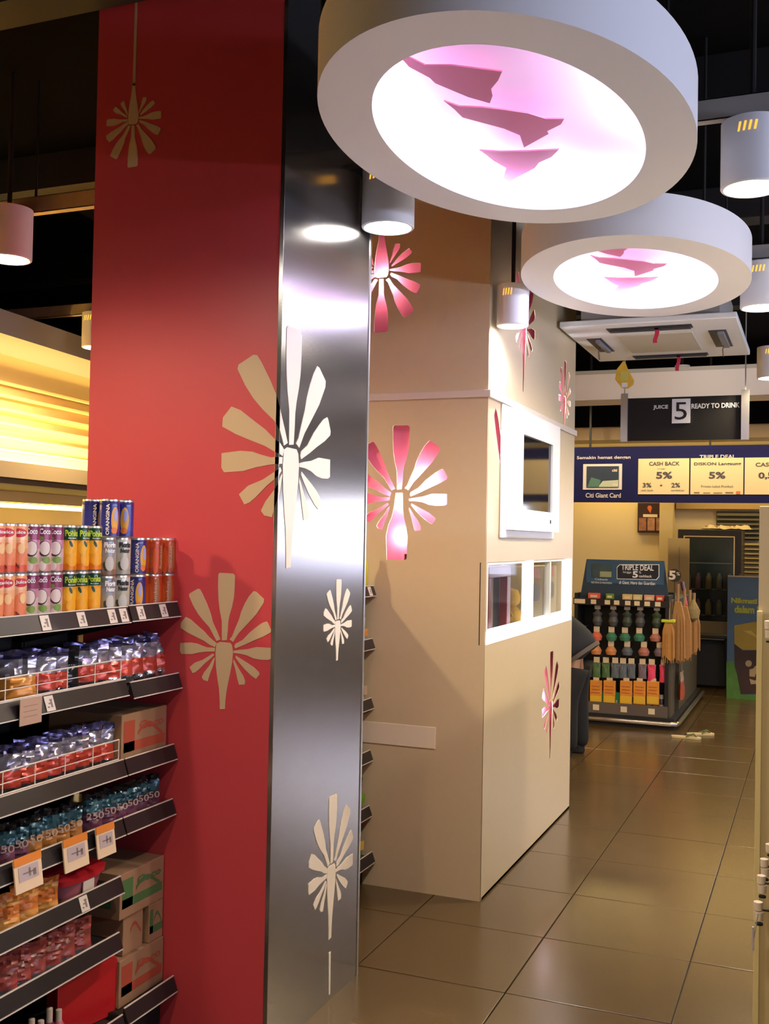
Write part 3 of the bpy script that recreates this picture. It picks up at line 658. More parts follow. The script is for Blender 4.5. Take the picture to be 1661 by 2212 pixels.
pouches([14, 54, 96], 1930, ZS[4] - .0218, -2.005, .082, .098, .014, lambda i: ([0, 0, 1, 1, 0, 1], [FPEACH, mat('orange_print2', (.72, .20, .03), .4, noise=.3, nscale=30)]), -32, 'fruit_sachet',
        lambda i: 'apricot orange sachet, %s of three left of the red tub' % ORD[i], 'orange sachets on the fifth shelf')
pouches([8, 38, 72, 104, 134, 170], 2040, ZS[5] - .0218, -2.005, .082, .105, .016, lambda i: ([2, 0, 0, 1, 0, 0], [FMEAT, mat('brown_film', (.22, .05, .04), .3, noise=.5, nscale=40), FLIL]), -32, 'snack_sachet',
        lambda i: 'dusky red plastic pack, %s from the left on the sixth shelf' % ORD[i], 'red packs on the sixth shelf')
# red tub and lid on the fifth shelf
t = thing('plastic_tub', 'pink tub with a wide red lid, right of the orange sachets', 'tub', (-2.075, 2.60, ZS[4] - .0218), 0)
b = MB(); N = 32; L = lambda a, c, z: [(a * math.copysign(abs(math.cos(q)) ** .6, math.cos(q)), c * math.copysign(abs(math.sin(q)) ** .6, math.sin(q)), z) for q in [2 * PI * i / N for i in range(N)]]
def loops(b, ls, m=0):
    n = len(ls[0]); b.add(sum(ls, []), [tuple(range(n - 1, -1, -1)), tuple(range((len(ls) - 1) * n, len(ls) * n))] + [(j * n + i, j * n + (i + 1) % n, (j + 1) * n + (i + 1) % n, (j + 1) * n + i) for j in range(len(ls) - 1) for i in range(n)], m); return b
loops(MB(), [L(.075, .095, 0), L(.088, .112, .055)]).build('body', mat('pink_plastic', (.40, .12, .15), .3, noise=.3, nscale=20), t, smooth=True)
loops(MB(), [L(.094, .118, .050), L(.096, .121, .066), L(.080, .100, .073)]).build('lid', mat('glossy_red_plastic', (.55, .02, .03), .2), t, smooth=True)
MB().box(.086, .089, -.02, .03, .008, .045).build('label_patch', M_LABEL, t)
# base shelf: red box lid, small bottles
t = thing('storage_box', 'bright red rounded square plastic box standing on edge, bottom shelf', 'box', (-2.03, 2.665, ZS[6] - .0218), math.radians(-14))
def rr(a, c, r, cx=0, cz=0, n=6):
    out = []
    for sx, sz, q0 in ((1, 1, 0), (-1, 1, PI / 2), (-1, -1, PI), (1, -1, 1.5 * PI)):
        for k in range(n + 1): q = q0 + PI / 2 * k / n; out.append((cx + sx * (a - r) + r * math.cos(q), cz + sz * (c - r) + r * math.sin(q)))
    return out
b = MB(); b.prism(rr(.108, .0925, .03, 0, .0925), side(0), -.05, .0); b.build('body', mat('deep_red_plastic', (.42, .012, .015), .32), t, bevel=.004)
b = MB(); b.prism(rr(.112, .0925, .032, 0, .0925), side(0), .0, .010); b.build('lid', mat('red_plastic_lid', (.52, .015, .02), .28), t, bevel=.003)
def bottle(px, py, col, label, h=.115):
    y = at(px, 2190, 0, -2.0).y
    t = thing('lotion_bottle', label, 'bottle', (-2.005, y, ZS[6] - .0218), 0, 'small bottles on the bottom shelf')
    MB().lathe([(.014, 0), (.017, .004), (.017, h * .62), (.010, h * .72)], 16).build('body', col, t, smooth=True)
    MB().lathe([(.009, h * .72), (.009, h), (.004, h + .002)], 12).build('cap', mat('cream_cap', (.62, .50, .42), .4), t, smooth=True)
CB = [mat('pink_bottle', (.55, .12, .16), .35), mat('cream_bottle', (.55, .42, .34), .4), mat('plum_bottle', (.12, .04, .08), .3)]
for i, px in enumerate((12, 30, 50, 72, 92, 110, 130)):
    bottle(px, 0, CB[(1, 2, 1, 0, 1, 2, 0)[i]], '%s bottle with a cream cap, %s from the left on the bottom shelf' % (('cream', 'plum', 'cream', 'pink', 'cream', 'plum', 'pink')[i], ORD[i]), .115 + .02 * (i % 2))
# ------------------------------------------------------------ cartons
M_CARD = mat('brown_cardboard', (.34, .19, .105), .75, noise=.12, nscale=10); M_CARDE = mat('cardboard_tape', (.40, .27, .17), .5)
P_RED = mat('red_carton_print', (.42, .07, .035), .7); P_GRN = mat('green_carton_print', (.07, .17, .055), .7)
def carton(x1, y0, y1, z0, z1, dep, label, pr, words, band=True):
    t = thing('carton', label, 'box', (x1 - dep / 2, (y0 + y1) / 2, z0), 0, 'cardboard cartons next to the red column')
    w, h = y1 - y0, z1 - z0
    MB().box(-dep / 2, dep / 2, -w / 2, w / 2, 0, h).build('body', M_CARD, t, bevel=.002)
    MB().box(-dep / 2, dep / 2, -.012, .012, h, h + .0008).build('tape', M_CARDE, t)
    b = MB(); fn = side(dep / 2 + .0008)
    if band: rect(b, fn, -w * .45, w * .46, h * .22, h * .42); rect(b, fn, -w * .45, -w * .22, h * .22, h * .86)
    b.prism([(-w * .15 + w * .55 * k / 8, h * (.60 + .16 * math.sin(k / 8 * PI * 1.3))) for k in range(9)] + [(-w * .15 + w * .55 * k / 8, h * (.52 + .16 * math.sin(k / 8 * PI * 1.3))) for k in range(8, -1, -1)], fn, 0, .0004)
    if words: add_text(b, words, lambda u, v: (dep / 2 + .0014, u, v), -w * .12, w * .42, h * .62, h * .80, .02)
    b.build('print', pr, t)
    b = MB(); fy = lambda u, v, t_=0: (u, -w / 2 - .0008, v); rect(b, fy, -dep * .4, dep * .4, h * .22, h * .40); b.build('print', pr, t)
carton(-1.985, 2.745, 2.99, .934, 1.085, .28, 'brown carton with red print on the third shelf beside the red column', P_RED, 'Coco')
carton(-1.99, 2.765, 3.003, .448, .588, .32, 'brown carton with green print, top of the stack beside the red column', P_GRN, 'Coco')
carton(-2.0, 2.80, 2.905, .325, .447, .30, 'small carton with orange print, left one in the middle of the stack', P_RED, '', band=False)
carton(-1.99, 2.925, 3.003, .325, .447, .30, 'small carton with brown print, right one in the middle of the stack', P_GRN, '')
carton(-1.985, 2.765, 3.003, .179, .324, .32, 'brown carton with red print, lowest of the stack beside the red column', P_RED, 'Coco')
# ------------------------------------------------------------ goods in the gap bay between the columns
def gap_pack(y, z, h, cols, label, k):
    t = thing('grocery_pack', label, 'pack', (-1.995, y, z), math.radians(-15), 'packs in the gap between the columns')
    pouch_mesh(.085, h, .022, k + 40, cols[0]).build('body', cols[1], t, smooth=True)
    b = MB(); rect(b, side(.030), -.028, .028, h * .32, h * .6); b.build('label_patch', cols[2], t)
GG = mat('bright_green_film', (.16, .34, .03), .35, noise=.4, nscale=30); GW = mat('lilac_white_film', (.50, .42, .46), .35, noise=.3, nscale=30); GT = mat('tan_film', (.42, .30, .22), .4)
for k, y in enumerate((4.40, 4.50, 4.60)):
    nm = ['left', 'middle', 'right'][k]
    gap_pack(y, 1.398 - .25, .12, ([0, 0, 1, 1, 0, 0], [GW, M_SMUDGE], FORG), 'pale lilac pack with an orange patch in the column gap, %s' % nm, k)
    gap_pack(y, .863, .15, ([0, 0, 0, 1, 0, 0], [GW, GT], GT), 'pale pack on the third shelf of the column gap, %s' % nm, k + 3)
    gap_pack(y, .353, .16, ([0, 0, 0, 0, 1, 1], [GG, M_BLACK], GG), 'bright green pack low in the column gap, %s' % nm, k + 6)
    gap_pack(y, .138, .15, ([1, 1, 0, 0, 0, 1], [FORG, GG], mat('yellow_print', (.7, .45, .05), .5)), 'orange and green pack on the lowest shelf of the column gap, %s' % nm, k + 9)
t = thing('juice_bottle', 'yellow-green tall bottle at the top of the gap between the columns', 'bottle', (-1.995, 4.62, 1.398))
MB().lathe([(.026, 0), (.028, .006), (.028, .12), (.012, .17), (.011, .19)], 18).build('body', mat('yellow_green_glass', (.45, .42, .03), .15), t, smooth=True)
MB().lathe([(.013, .185), (.013, .205), (.005, .207)], 12).build('cap', M_WHITE, t, smooth=True)

# ------------------------------------------------------------ right gondola: cream end panel, hooks, strip
gd = thing('gondola', 'tall cream gondola end panel at the right edge of the aisle', 'shelf', (.32, 4.2, 0))
gx = -.172
MB().box(gx, .82, 3.60, 3.63, .0, 1.775).build('end_panel', mat('cream_panel', (.56, .44, .24), .45), gd, world=True, bevel=.002)
MB().box(gx - .004, gx + .012, 3.585, 3.60, 0, 1.44).build('corner_strip', mat('pale_yellow_strip', (.72, .60, .28), .4), gd, world=True, bevel=.001)
MB().box(.30, .34, 3.63, 5.5, 0, 1.775).build('back_panel', M_CREAM, gd, world=True)
MB().box(gx + .03, .80, 3.63, 5.5, 0, .16).build('kick_base', M_GREYW, gd, world=True)
for z in (.45, .80, 1.12, 1.42):
    d = MB().box(gx + .02, .30, 3.64, 5.48, z, z + .025); d.build('shelf', M_CREAM, gd, world=True)
MB().box(gx + .02, .80, 3.63, 5.5, 1.75, 1.775).build('top_board', M_CREAM, gd, world=True)
# pegboard rack closer to the camera, only its hooks and price tabs reach into the frame
pr = thing('hook_rack', 'dark rack of peg hooks with white price tabs at the right edge', 'rack', (.30, 3.2, 0))
MB().box(.24, .26, 2.55, 3.57, .0, 1.50).build('back_panel', mat('brown_peg_panel', (.12, .09, .06), .5), pr, world=True)
MB().box(.10, .26, 2.55, 3.57, .0, .10).build('foot', M_GREYW, pr, world=True)
M_TAB = mat('cream_tab', (.74, .62, .50), .35)
def hook(px, py, Y, n=2, r=.0115, h=.025):
    p = at(px, py, 1, Y); 
    b = MB(); b.tube([(.24, Y, p.z - .012), (p.x + .004, Y, p.z - .012), (p.x, Y, p.z - .008)], .003, 6); hk = b.build('hook', M_BLACK, pr, world=True)
    for k in range(n):
        b = MB(); b.lathe([(r, -h / 2), (r + .001, h / 2 - .002), (r * .6, h / 2)], 14, (p.x + .001 + .002 * k, Y - .004, p.z - k * (h + .002))); b.build('price_tab', M_TAB, hk, world=True, smooth=True)
    b = MB(); b.lathe([(r * .9, -h * .2), (r * .9, .0)], 12, (p.x + .004, Y - .004, p.z - n * (h + .002) + .006)); b.build('dark_underside', M_BLACK, hk, world=True)  # black disc makes the tabs dark underneath
for (px, py, Y, n) in ((1660, 1349, 3.35, 2), (1662, 1830, 3.5, 1), (1650, 1862, 3.42, 2), (1644, 1898, 3.34, 2), (1637, 1955, 3.18, 2)): hook(px, py, Y, n)
p = at(1629, 2010, 1, 3.14)
t = thing('shelf_strip', 'short lavender tag strip hanging from the lowest peg hook', 'tag', (p.x, 3.14, p.z))
MB().tube([(.010, 0, .048), (.004, 0, .01), (0, 0, -.02)], .0018, 6).build('wire', M_GREYW, t)
MB().box(-.006, .0, -.004, .004, -.055, .01).build('tag', mat('lavender_tag', (.50, .40, .46), .4), t, bevel=.001)

# ------------------------------------------------------------ ceiling cassette air conditioner
AX0, AX1, AY0, AY1, AZ = -1.392, -.415, 6.03, 7.25, 2.885
ac = thing('air_conditioner', 'white ceiling cassette air conditioner with red streamers, beyond the far ring lamp', 'air conditioner', ((AX0 + AX1) / 2, (AY0 + AY1) / 2, AZ))
p = lambda u, v: (AX0 + u * (AX1 - AX0), AY0 + v * (AY1 - AY0))
MB().box(AX0, AX1, AY0, AY1, AZ, AZ + .035).build('panel', mat('ac_white', (.86, .90, .95), .4), ac, world=True, bevel=.006)
MB().box(AX0 + .10, AX1 - .10, AY0 + .12, AY1 - .12, AZ + .035, AZ + .30).build('case', M_GREYW, ac, world=True)
MB().box(AX0 + .27, AX1 - .27, AY0 + .32, AY1 - .30, AZ - .006, AZ).build('intake_grille', mat('ac_grille', (.58, .57, .47), .6), ac, world=True, bevel=.002)
M_VENT = mat('vent_dark', (.03, .035, .045), .4); M_FLAP = mat('vent_flap', (.22, .24, .28), .4)
for (x0, x1, y0, y1) in ((AX0 + .25, AX1 - .25, AY0 + .10, AY0 + .20), (AX0 + .25, AX1 - .25, AY1 - .17, AY1 - .08), (AX0 + .08, AX0 + .17, AY0 + .38, AY1 - .38), (AX1 - .18, AX1 - .08, AY0 + .32, AY1 - .36)):
    v = MB().box(x0, x1, y0, y1, AZ - .003, AZ + .001).build('vent', M_VENT, ac, world=True)
    if x1 - x0 < .2: MB().box(x0 + .05, x1 - .015, y0 + .03, y1 - .05, AZ - .02, AZ - .003).build('flap', M_FLAP, v, world=True)
    else: MB().box(x0 + .01, x1 - .01, y0 + .05, y1 - .01, AZ - .012, AZ - .003).build('flap', mat('vent_flap_dark', (.05, .055, .065), .4), v, world=True)
for k in range(4):
    x, y = (AX0 + .15, AX1 - .15)[k % 2], (AY0 + .2, AY1 - .2)[k // 2]; MB().tube([(x, y, AZ + .3), (x, y, ZC)], .006, 6).build('hanger_rod', M_BLACK, ac, world=True)
M_RIB = mat('red_ribbon', (.50, .02, .07), .5)
for x, y, L in ((-.865, AY0 + .15, .085), (-.855, AY1 - .12, .10)):
    b = MB(); pts = [(x + .006 * math.sin(k * .9), y, AZ - .003 - L * k / 6) for k in range(7)]
    for k in range(6):
        a, c = pts[k], pts[k + 1]; b.add([(a[0] - .012, a[1], a[2]), (a[0] + .012, a[1], a[2]), (c[0] + .012, c[1], c[2]), (c[0] - .012, c[1], c[2]), (a[0] - .012, a[1] + .002, a[2]), (a[0] + .012, a[1] + .002, a[2]), (c[0] + .012, c[1] + .002, c[2]), (c[0] - .012, c[1] + .002, c[2])], [(0, 1, 2, 3), (7, 6, 5, 4), (0, 3, 7, 4), (1, 5, 6, 2)])
    b.build('red_streamer', M_RIB, ac, world=True)
for x, y, L in ((AX0 + .12, AY0 + .62, .09), (AX1 - .12, AY0 + .72, .09)):
    MB().tube([(x, y, AZ - .003), (x - .01, y, AZ - L * .5), (x - .006, y, AZ - L)], .003, 6).build('cord', mat('brown_cord', (.12, .04, .03), .6), ac, world=True)
dc = at(1350, 813, 1, 7.28)
t = thing('hanging_pack', 'small yellow sample pack hanging tilted below the air conditioner', 'pack', tuple(dc))
b = MB(); b.prism([(-.055, .05), (-.012, .105), (0, .10), (.02, .045), (.062, -.03), (.058, -.06), (.02, -.085), (-.02, -.08), (-.065, -.02)], lambda u, v, w: (u, w, v), -.012, .004); b.build('body', mat('yellow_foil', (.78, .50, .06), .35, noise=.25, nscale=25), t, bevel=.003)
b = MB(); rect(b, lambda u, v, w=0: (u, -.0125, v), -.03, .025, -.03, .03); b.build('print', mat('lime_print', (.60, .58, .14), .4), t)
b = MB(); rect(b, lambda u, v, w=0: (u, -.0127, v), -.02, .02, -.075, -.045); b.build('white_patch', M_WHITE, t)
MB().tube([(-.005, 0, .10), (0, 0, AZ - dc.z + .03)], .0015, 5).build('string', M_GREYW, t)

# ------------------------------------------------------------ far bulkhead, aisle sign, promotion fascia
bk = MB(); bk.box(-3.6, 3.6, 9.5, 9.9, 2.925, 3.155); bk = bk.build('trim_5', mat('pale_bulkhead', (.72, .66, .66), .5)); struct(bk)
bk = MB(); bk.box(-3.6, 3.6, 9.5, 9.52, 3.155, 3.19); struct(bk.build('trim_6', M_GREYW))
struct(MB().box(-6.0, 3.6, 11.50, 11.55, 2.90, ZC).build('trim_11', M_CEIL)); bk = MB(); bk.box(-6.0, 3.6, 11.55, 12.0, 2.76, 2.92); struct(bk.build('trim_7', mat('tan_soffit', (.40, .29, .16), .5)))  # the black panel is added to hide the lit wall and keep the gap dark
bk = MB(); bk.box(-6.0, 3.6, 12.7, 13.55, 2.60, 2.76); struct(bk.build('trim_8', M_CREAM))
sg = thing('aisle_sign', 'black hanging aisle sign numbered 5 with metal side brackets', 'sign', (-.885, 7.8, 2.385))
MB().box(-1.30, -.47, 7.80, 7.82, 2.390, 2.70).build('board', mat('sign_black', (.005, .005, .007), .7), sg, world=True)
for x0, x1 in ((-1.335, -1.285), (-.50, -.447)):
    MB().box(x0, x1, 7.785, 7.80, 2.384, 2.735).build('bracket', M_ALU, sg, world=True)
    MB().box((x0 + x1) / 2 - .004, (x0 + x1) / 2 + .004, 7.79, 7.798, 2.73, ZC).build('hanger_rod', M_GREYW, sg, world=True)
MB().box(-.972, -.845, 7.792, 7.799, 2.510, 2.685).build('number_plate', M_WHITE, sg, world=True)
b = MB(); fn = lambda u, v: (u, 7.790, v); add_text(b, '5', fn, -.952, -.868, 2.535, 2.660, .0); b.build('lettering', M_INK, sg, world=True)
b = MB(); fn = lambda u, v: (u, 7.798, v); add_text(b, 'JUICE', fn, -1.105, -1.000, 2.610, 2.645, .03); add_text(b, 'READY TO DRINK', fn, -.838, -.510, 2.612, 2.648, .03); b.build('lettering', M_WINK, sg, world=True)
# promo fascia
NAVY = mat('navy_print', (.010, .011, .065), .7, noise=.15, nscale=3); CREAMB = mat('cream_print', (.62, .50, .30), .5)
pf = thing('promotion_banner', 'long navy and cream promotion banner across the back of the store', 'banner', (-.75, 11.0, 2.06))
MB().box(-2.75, 2.2, 11.0, 11.06, 2.062, 2.635).build('board', NAVY, pf, world=True)
BY = 11.0
def wp(px, py): q = at(px, py, 1, BY); return q.x, q.z
def txt(b, s, px0, px1, pyb, pyt, Y=BY - .009, bold=.02, m=0):
    a, c = at(px0, pyb, 1, Y), at(px1, pyt, 1, Y); add_text(b, s, lambda u, v: (u, Y, v), a.x, c.x, a.z, c.z, bold, m)
for k, (a, c) in enumerate(((1378, 1489), (1491, 1606), (1608, 1720), (1722, 1834))):
    q0, q1 = wp(a, 1073), wp(c, 992); MB().box(q0[0], q1[0], BY - .006, BY, 2.145, 2.508).build('price_panel', CREAMB, pf, world=True)
b = MB()
txt(b, 'TRIPLE DEAL', 1511, 1589, 991, 982, BY - .003); txt(b, 'Semakin hemat dengan', 1246, 1362, 994, 984, BY - .003); txt(b, 'Citi Giant Card', 1265, 1341, 1075, 1065, BY - .003)
b.build('lettering', mat('pale_ink2', (.50, .46, .48), .5), pf, world=True)
b = MB()
txt(b, 'CASH BACK', 1402, 1468, 1006, 997); txt(b, 'DISKON Langsung', 1499, 1601, 1007, 998); txt(b, 'CASH', 1632, 1672, 1008, 999)
txt(b, '5%', 1417, 1452, 1034, 1019, bold=.03); txt(b, '5%', 1531, 1567, 1034, 1019, bold=.03); txt(b, '0,5%', 1638, 1690, 1036, 1020, bold=.03)
txt(b, '3%', 1388, 1407, 1053, 1043); txt(b, '+', 1425, 1431, 1051, 1046); txt(b, '2%', 1450, 1469, 1053, 1043); txt(b, 'Private Label Product', 1514, 1584, 1053, 1048, bold=0); txt(b, 'hingga', 1420, 1438, 1014, 1011, bold=0); txt(b, 'cash back', 1384, 1411, 1061, 1057, bold=0); txt(b, 'tambahan', 1449, 1478, 1061, 1057, bold=0)
b.build('lettering', mat('grey_ink', (.05, .05, .07), .5), pf, world=True)
b = MB()
for a, c, hh in ((1499, 1511, 3), (1519, 1534, 2), (1541, 1560, 2), (1567, 1584, 3)): q0, q1 = wp(a, 1066), wp(c, 1066 - hh); rect(b, lambda u, v: (u, BY - .0075, v) , q0[0], q1[0], q0[1], q1[1]) if False else b.add([(q0[0], BY - .008, q0[1]), (q1[0], BY - .008, q0[1]), (q1[0], BY - .008, q1[1]), (q0[0], BY - .008, q1[1])], [(0, 1, 2, 3)])
b.build('small_logo', mat('brown_ink', (.20, .12, .05), .5), pf, world=True)
q0, q1 = wp(1590, 1067), wp(1599, 1061); MB().box(q0[0], q1[0], BY - .009, BY - .006, q0[1], q1[1]).build('small_logo', mat('orange_logo', (.6, .15, .03), .5), pf, world=True)
q0, q1 = wp(1259, 1058), wp(1344, 1002)
MB().box(q0[0], q1[0], BY - .006, BY, q0[1], q1[1]).build('card_glow_border', mat('pale_border', (.55, .50, .50), .5), pf, world=True, bevel=.002)
q0, q1 = wp(1267, 1053), wp(1337, 1007)
cd = MB().box(q0[0], q1[0], BY - .012, BY - .006, q0[1], q1[1]).build('bank_card_picture', mat('dark_blue_print', (.02, .035, .07), .4), pf, world=True)
b = MB(); q2, q3 = wp(1298, 1052), wp(1336, 1037); b.prism([(q0[0] + .12, q2[1]), (q3[0], q2[1]), (q3[0], q3[1]), (q0[0] + .17, q3[1] - .01)], lambda u, v, w: (u, BY - .012 - w, v), 0, .002); b.build('pale_patch', mat('pale_teal', (.38, .42, .34), .5), cd, world=True)
b = MB(); b.prism([(q0[0] + .01, q2[1] + .0), (q0[0] + .13, q2[1]), (q0[0] + .15, q2[1] + .07), (q0[0] + .05, q2[1] + .10)], lambda u, v, w: (u, BY - .012 - w, v), 0, .003); b.build('green_patch', mat('teal_patch', (.06, .15, .13), .5), cd, world=True)
b = MB(); txt(b, 'citi', 1322, 1333, 1019, 1013, BY - .0145); txt(b, 'VISA', 1323, 1335, 1049, 1045, BY - .0155); b.build('lettering', M_RAILE, cd, world=True)
for x in (-2.2, -1.0, .4, 1.6): MB().box(x - .01, x + .01, 11.02, 11.04, 2.63, ZC).build('hanger_rod', M_BLACK, pf, world=True)
# back wall dressing
struct(MB().box(-1.80, -1.64, 13.36, 13.60, 0, 2.60).build('trim_9', mat('pale_pilaster', (.62, .50, .28), .55)))
struct(MB().box(-1.62, -.2, 13.50, 13.60, 2.08, 2.17).build('trim_10', mat('tan_soffit', 0)))
po = thing('poster', 'dark framed poster with an orange mark and three small photos on the back wall', 'poster', (-1.93, 13.5, 1.785))
q0, q1 = at(1376, 1150, 1, 13.5), at(1435, 1086, 1, 13.5)
MB().box(q0.x, q1.x, 13.52, 13.60, q0.z, q1.z).build('frame', mat('dark_brown_frame', (.035, .015, .020), .4), po, world=True, bevel=.004)
b = MB(); c = at(1403, 1097, 1, 13.51); b.prism([(c.x + .028 * math.cos(a), c.z + .03 * math.sin(a)) for a in [PI * (-.1 + 1.35 * k / 10) for k in range(11)]] + [(c.x + .01, c.z - .07)], lambda u, v, w: (u, 13.519 - w, v), 0, .002); b.build('mark', mat('orange_mark', (.55, .12, .04), .5), po, world=True)
b = MB(); a_, c_ = at(1389, 1117, 1, 13.515), at(1420, 1111, 1, 13.515); b.box(a_.x, c_.x, 13.514, 13.519, a_.z, c_.z); b.build('caption_bar', M_LABEL, po, world=True)
for k in range(3):
    a_, c_ = at(1380 + 18.5 * k, 1146, 1, 13.515), at(1396 + 18.5 * k, 1119, 1, 13.515)
    ph = MB().box(a_.x, c_.x, 13.512, 13.519, a_.z, c_.z).build('photo', [mat('photo_a', (.32, .13, .08), .5, noise=.8, nscale=18), mat('photo_b', (.40, .20, .13), .5, noise=.8, nscale=18), mat('photo_c', (.30, .16, .12), .5, noise=.8, nscale=18)][k], po, world=True)
# louvred shutters
for nm, (a, b_), lab in (('window_shutter', ((1546, 1166), (1642, 1105)), 'dark horizontal louvre panel high on the back wall behind the fridge'), ('window_shutter', ((1603, 1250), (1660, 1172)), 'tan horizontal louvre panel right of the fridge')):
    q0, q1 = at(a[0], a[1], 1, 13.5), at(b_[0], b_[1], 1, 13.5)
    t = thing(nm, lab, 'shutter', ((q0.x + q1.x) / 2, 13.5, q0.z)); dk = 'dark' in lab
    MB().box(q0.x, q1.x, 13.54, 13.60, q0.z, q1.z).build('back_board', mat('shutter_dark', (.035, .03, .022), .6) if dk else mat('shutter_tan', (.16, .12, .06), .6), t, world=True)
    k = 0; z = q0.z + .02
    while z < q1.z - .02:
        MB().prism([(13.505, z), (13.515, z), (13.545, z + .035), (13.535, z + .035)], lambda u, v, w: (w, u, v), q0.x + .01, q1.x - .01).build('slat', mat('slat_dark', (.06, .052, .036), .5) if dk else mat('slat_tan', (.24, .18, .09), .5), t, world=True); z += .055
# ------------------------------------------------------------ glass door fridge
fg = thing('display_fridge', 'black glass-door display fridge against the back wall', 'fridge', (-1.17, 13.0, 0))
q0, q1 = at(1463, 1143, 1, 12.75), at(1602, 1143, 1, 12.75); x0, x1, zt_ = q0.x, q1.x, q0.z
MB().box(x0, x1, 12.80, 13.35, .08, zt_).build('cabinet', mat('fridge_black', (.012, .010, .013), .35), fg, world=True, bevel=.008)
c0, c1 = at(1476, 1157, 1, 12.75), at(1587, 1157, 1, 12.75); zb = at(1530, 1340, 1, 12.75).z
f = MB(); f.box(c0.x, c1.x, 12.775, 12.80, c0.z - .012, c0.z); f.box(c0.x, c0.x + .012, 12.775, 12.80, zb, c0.z - .012); f.box(c1.x - .012, c1.x, 12.775, 12.80, zb, c0.z - .012); f.build('door_trim', mat('pale_trim', (.55, .42, .24), .4), fg, world=True)
MB().box(c0.x + .014, c1.x - .014, 12.785, 12.799, zb, c0.z - .014).build('dark_interior', mat('fridge_interior', (.016, .024, .026), .12, noise=.4, nscale=2), fg, world=True)
MB().box(x0 + .02, x1 - .02, 12.77, 12.80, zb - .19, zb - .01).build('lower_grille', mat('fridge_grille', (.26, .19, .11), .5), fg, world=True, bevel=.004)
MB().box(x0 + .02, x1 - .02, 12.76, 12.80, zb - .225, zb - .195).build('sill', mat('pale_trim', 0), fg, world=True)
for k in range(3):
    MB().box(c0.x + .03, c1.x - .03, 12.778, 12.784, zb + .05 + .30 * k, zb + .065 + .30 * k).build('rack', mat('fridge_rack', (.06, .07, .065), .4), fg, world=True)
rnd = random.Random(3)
for k in range(14):
    x = c0.x + .07 + (k % 7) * .105; zz = zb + .066 + (k // 7) * .0
    t = thing('fridge_jar', 'dim %s jar behind the fridge glass, %s along the lower racks' % (['brown', 'plum', 'tan', 'olive', 'grey', 'rust', 'teal'][k % 7], ORD[k]) , 'jar', (x, 12.74, zb + .066 + (.30 if k > 6 else 0)), 0, 'jars behind the fridge door') if False else None
for k in range(12):
    x = c0.x + .06 + (k % 6) * .115; z = zb + .065 + (.30 if k > 5 else 0)
    c_ = [(.07, .05, .03), (.06, .02, .03), (.08, .06, .02), (.04, .05, .03), (.05, .05, .05), (.09, .03, .02)][k % 6]
    MB().lathe([(.035, 0), (.038, .01), (.038, .13), (.02, .16), (.02, .18)], 12, (x, 12.735, z)).build('jar', mat('dim_jar_%d' % (k % 6), c_, .5), fg, world=True, smooth=True)
b = MB(); add_text(b, 'MINUMAN SEGAR', lambda u, v: (u, 12.783, v), c0.x + .10, c0.x + .42, c0.z - .42, c0.z - .39, .0); add_text(b, 'DINGIN SETIAP HARI', lambda u, v: (u, 12.783, v), c0.x + .10, c1.x - .2, c0.z - .50, c0.z - .47, .0)
b = None
# crate and dark stand at the fridge foot
MB().box(x0 + .02, x1 - .02, 12.80, 13.30, 0, .08).build('foot', M_BLACK, fg, world=True)
t = thing('film_roll', 'crumpled clear plastic film lying on top of the black fridge', 'film', (-.98, 13.0, zt_))
b = MB(); rnd = random.Random(5); nx = 14
for j in range(5):
    for i in range(nx): b.v.append((-.28 + .56 * i / (nx - 1), -.18 + .08 * j, .004 + rnd.uniform(0, .06) * (1 if 0 < j < 4 and 0 < i < nx - 1 else .2)))
for j in range(4):
    for i in range(nx - 1): a = j * nx + i; b.f.append((a, a + 1, a + nx + 1, a + nx)); b.m.append(0)
b.build('sheet', mat('milky_film', (.62, .54, .38), .2), t, smooth=True)
MB().tube([(-.25, .05, .03), (.25, .05, .03)], .025, 10).build('core', M_CARD, t, smooth=True)
# tan board leaning beside the fridge
q0, q1 = at(1441, 1330, 1, 12.4), at(1489, 1163, 1, 12.4)
t = thing('display_board', 'tall tan cardboard display board standing left of the fridge', 'board', ((q0.x + q1.x) / 2, 12.4, 0))
MB().box(q0.x, q1.x, 12.40, 12.44, .02, q1.z).build('board', mat('tan_board', (.36, .26, .11), .6, noise=.1, nscale=5), t, world=True, bevel=.004)
MB().box(q0.x + .12, q0.x + .13, 12.395, 12.40, .4, q1.z - .1).build('fold_line', M_SMUDGE, t, world=True)
MB().box(q0.x - .02, q1.x + .02, 12.34, 12.52, 0, .02).build('base', M_CARD, t, world=True)

# ------------------------------------------------------------ promotion rack at the end of the far gondola
K0 = 9.70
pk = thing('promotion_rack', 'black end-of-aisle rack with hanging sponges and a blue header', 'rack', (-1.63, 10.0, 0))
RX_0, RX_1 = -2.06, -1.215
M_RK = mat('rack_black', (.010, .010, .011), .45)
MB().box(RX_0, RX_1, 10.02, 10.06, .10, 1.20).build('back_panel', M_RK, pk, world=True)
MB().box(RX_0, RX_1, 10.06, 11.9, .10, 1.12).build('gondola_body', mat('rack_body', (.05, .045, .035), .5), pk, world=True)
for x in (RX_0, RX_1 - .03): MB().box(x, x + .03, K0 + .0, 10.06, .10, 1.18).build('side_post', M_RK, pk, world=True)
MB().box(RX_1 - .004, RX_1 + .02, K0 + .05, 10.02, .10, 1.14).build('side_frame', mat('brown_metal', (.10, .08, .055), .4), pk, world=True)
MB().box(RX_1, RX_1 + .03, 10.25, 11.85, .10, .95).build('side_panel', mat('grey_brown_panel', (.10, .085, .055), .4), pk, world=True)
MB().box(RX_1 + .03, RX_1 + .034, 10.75, 10.95, .52, .86).build('notice', mat('tan_notice', (.45, .33, .16), .6), pk, world=True)
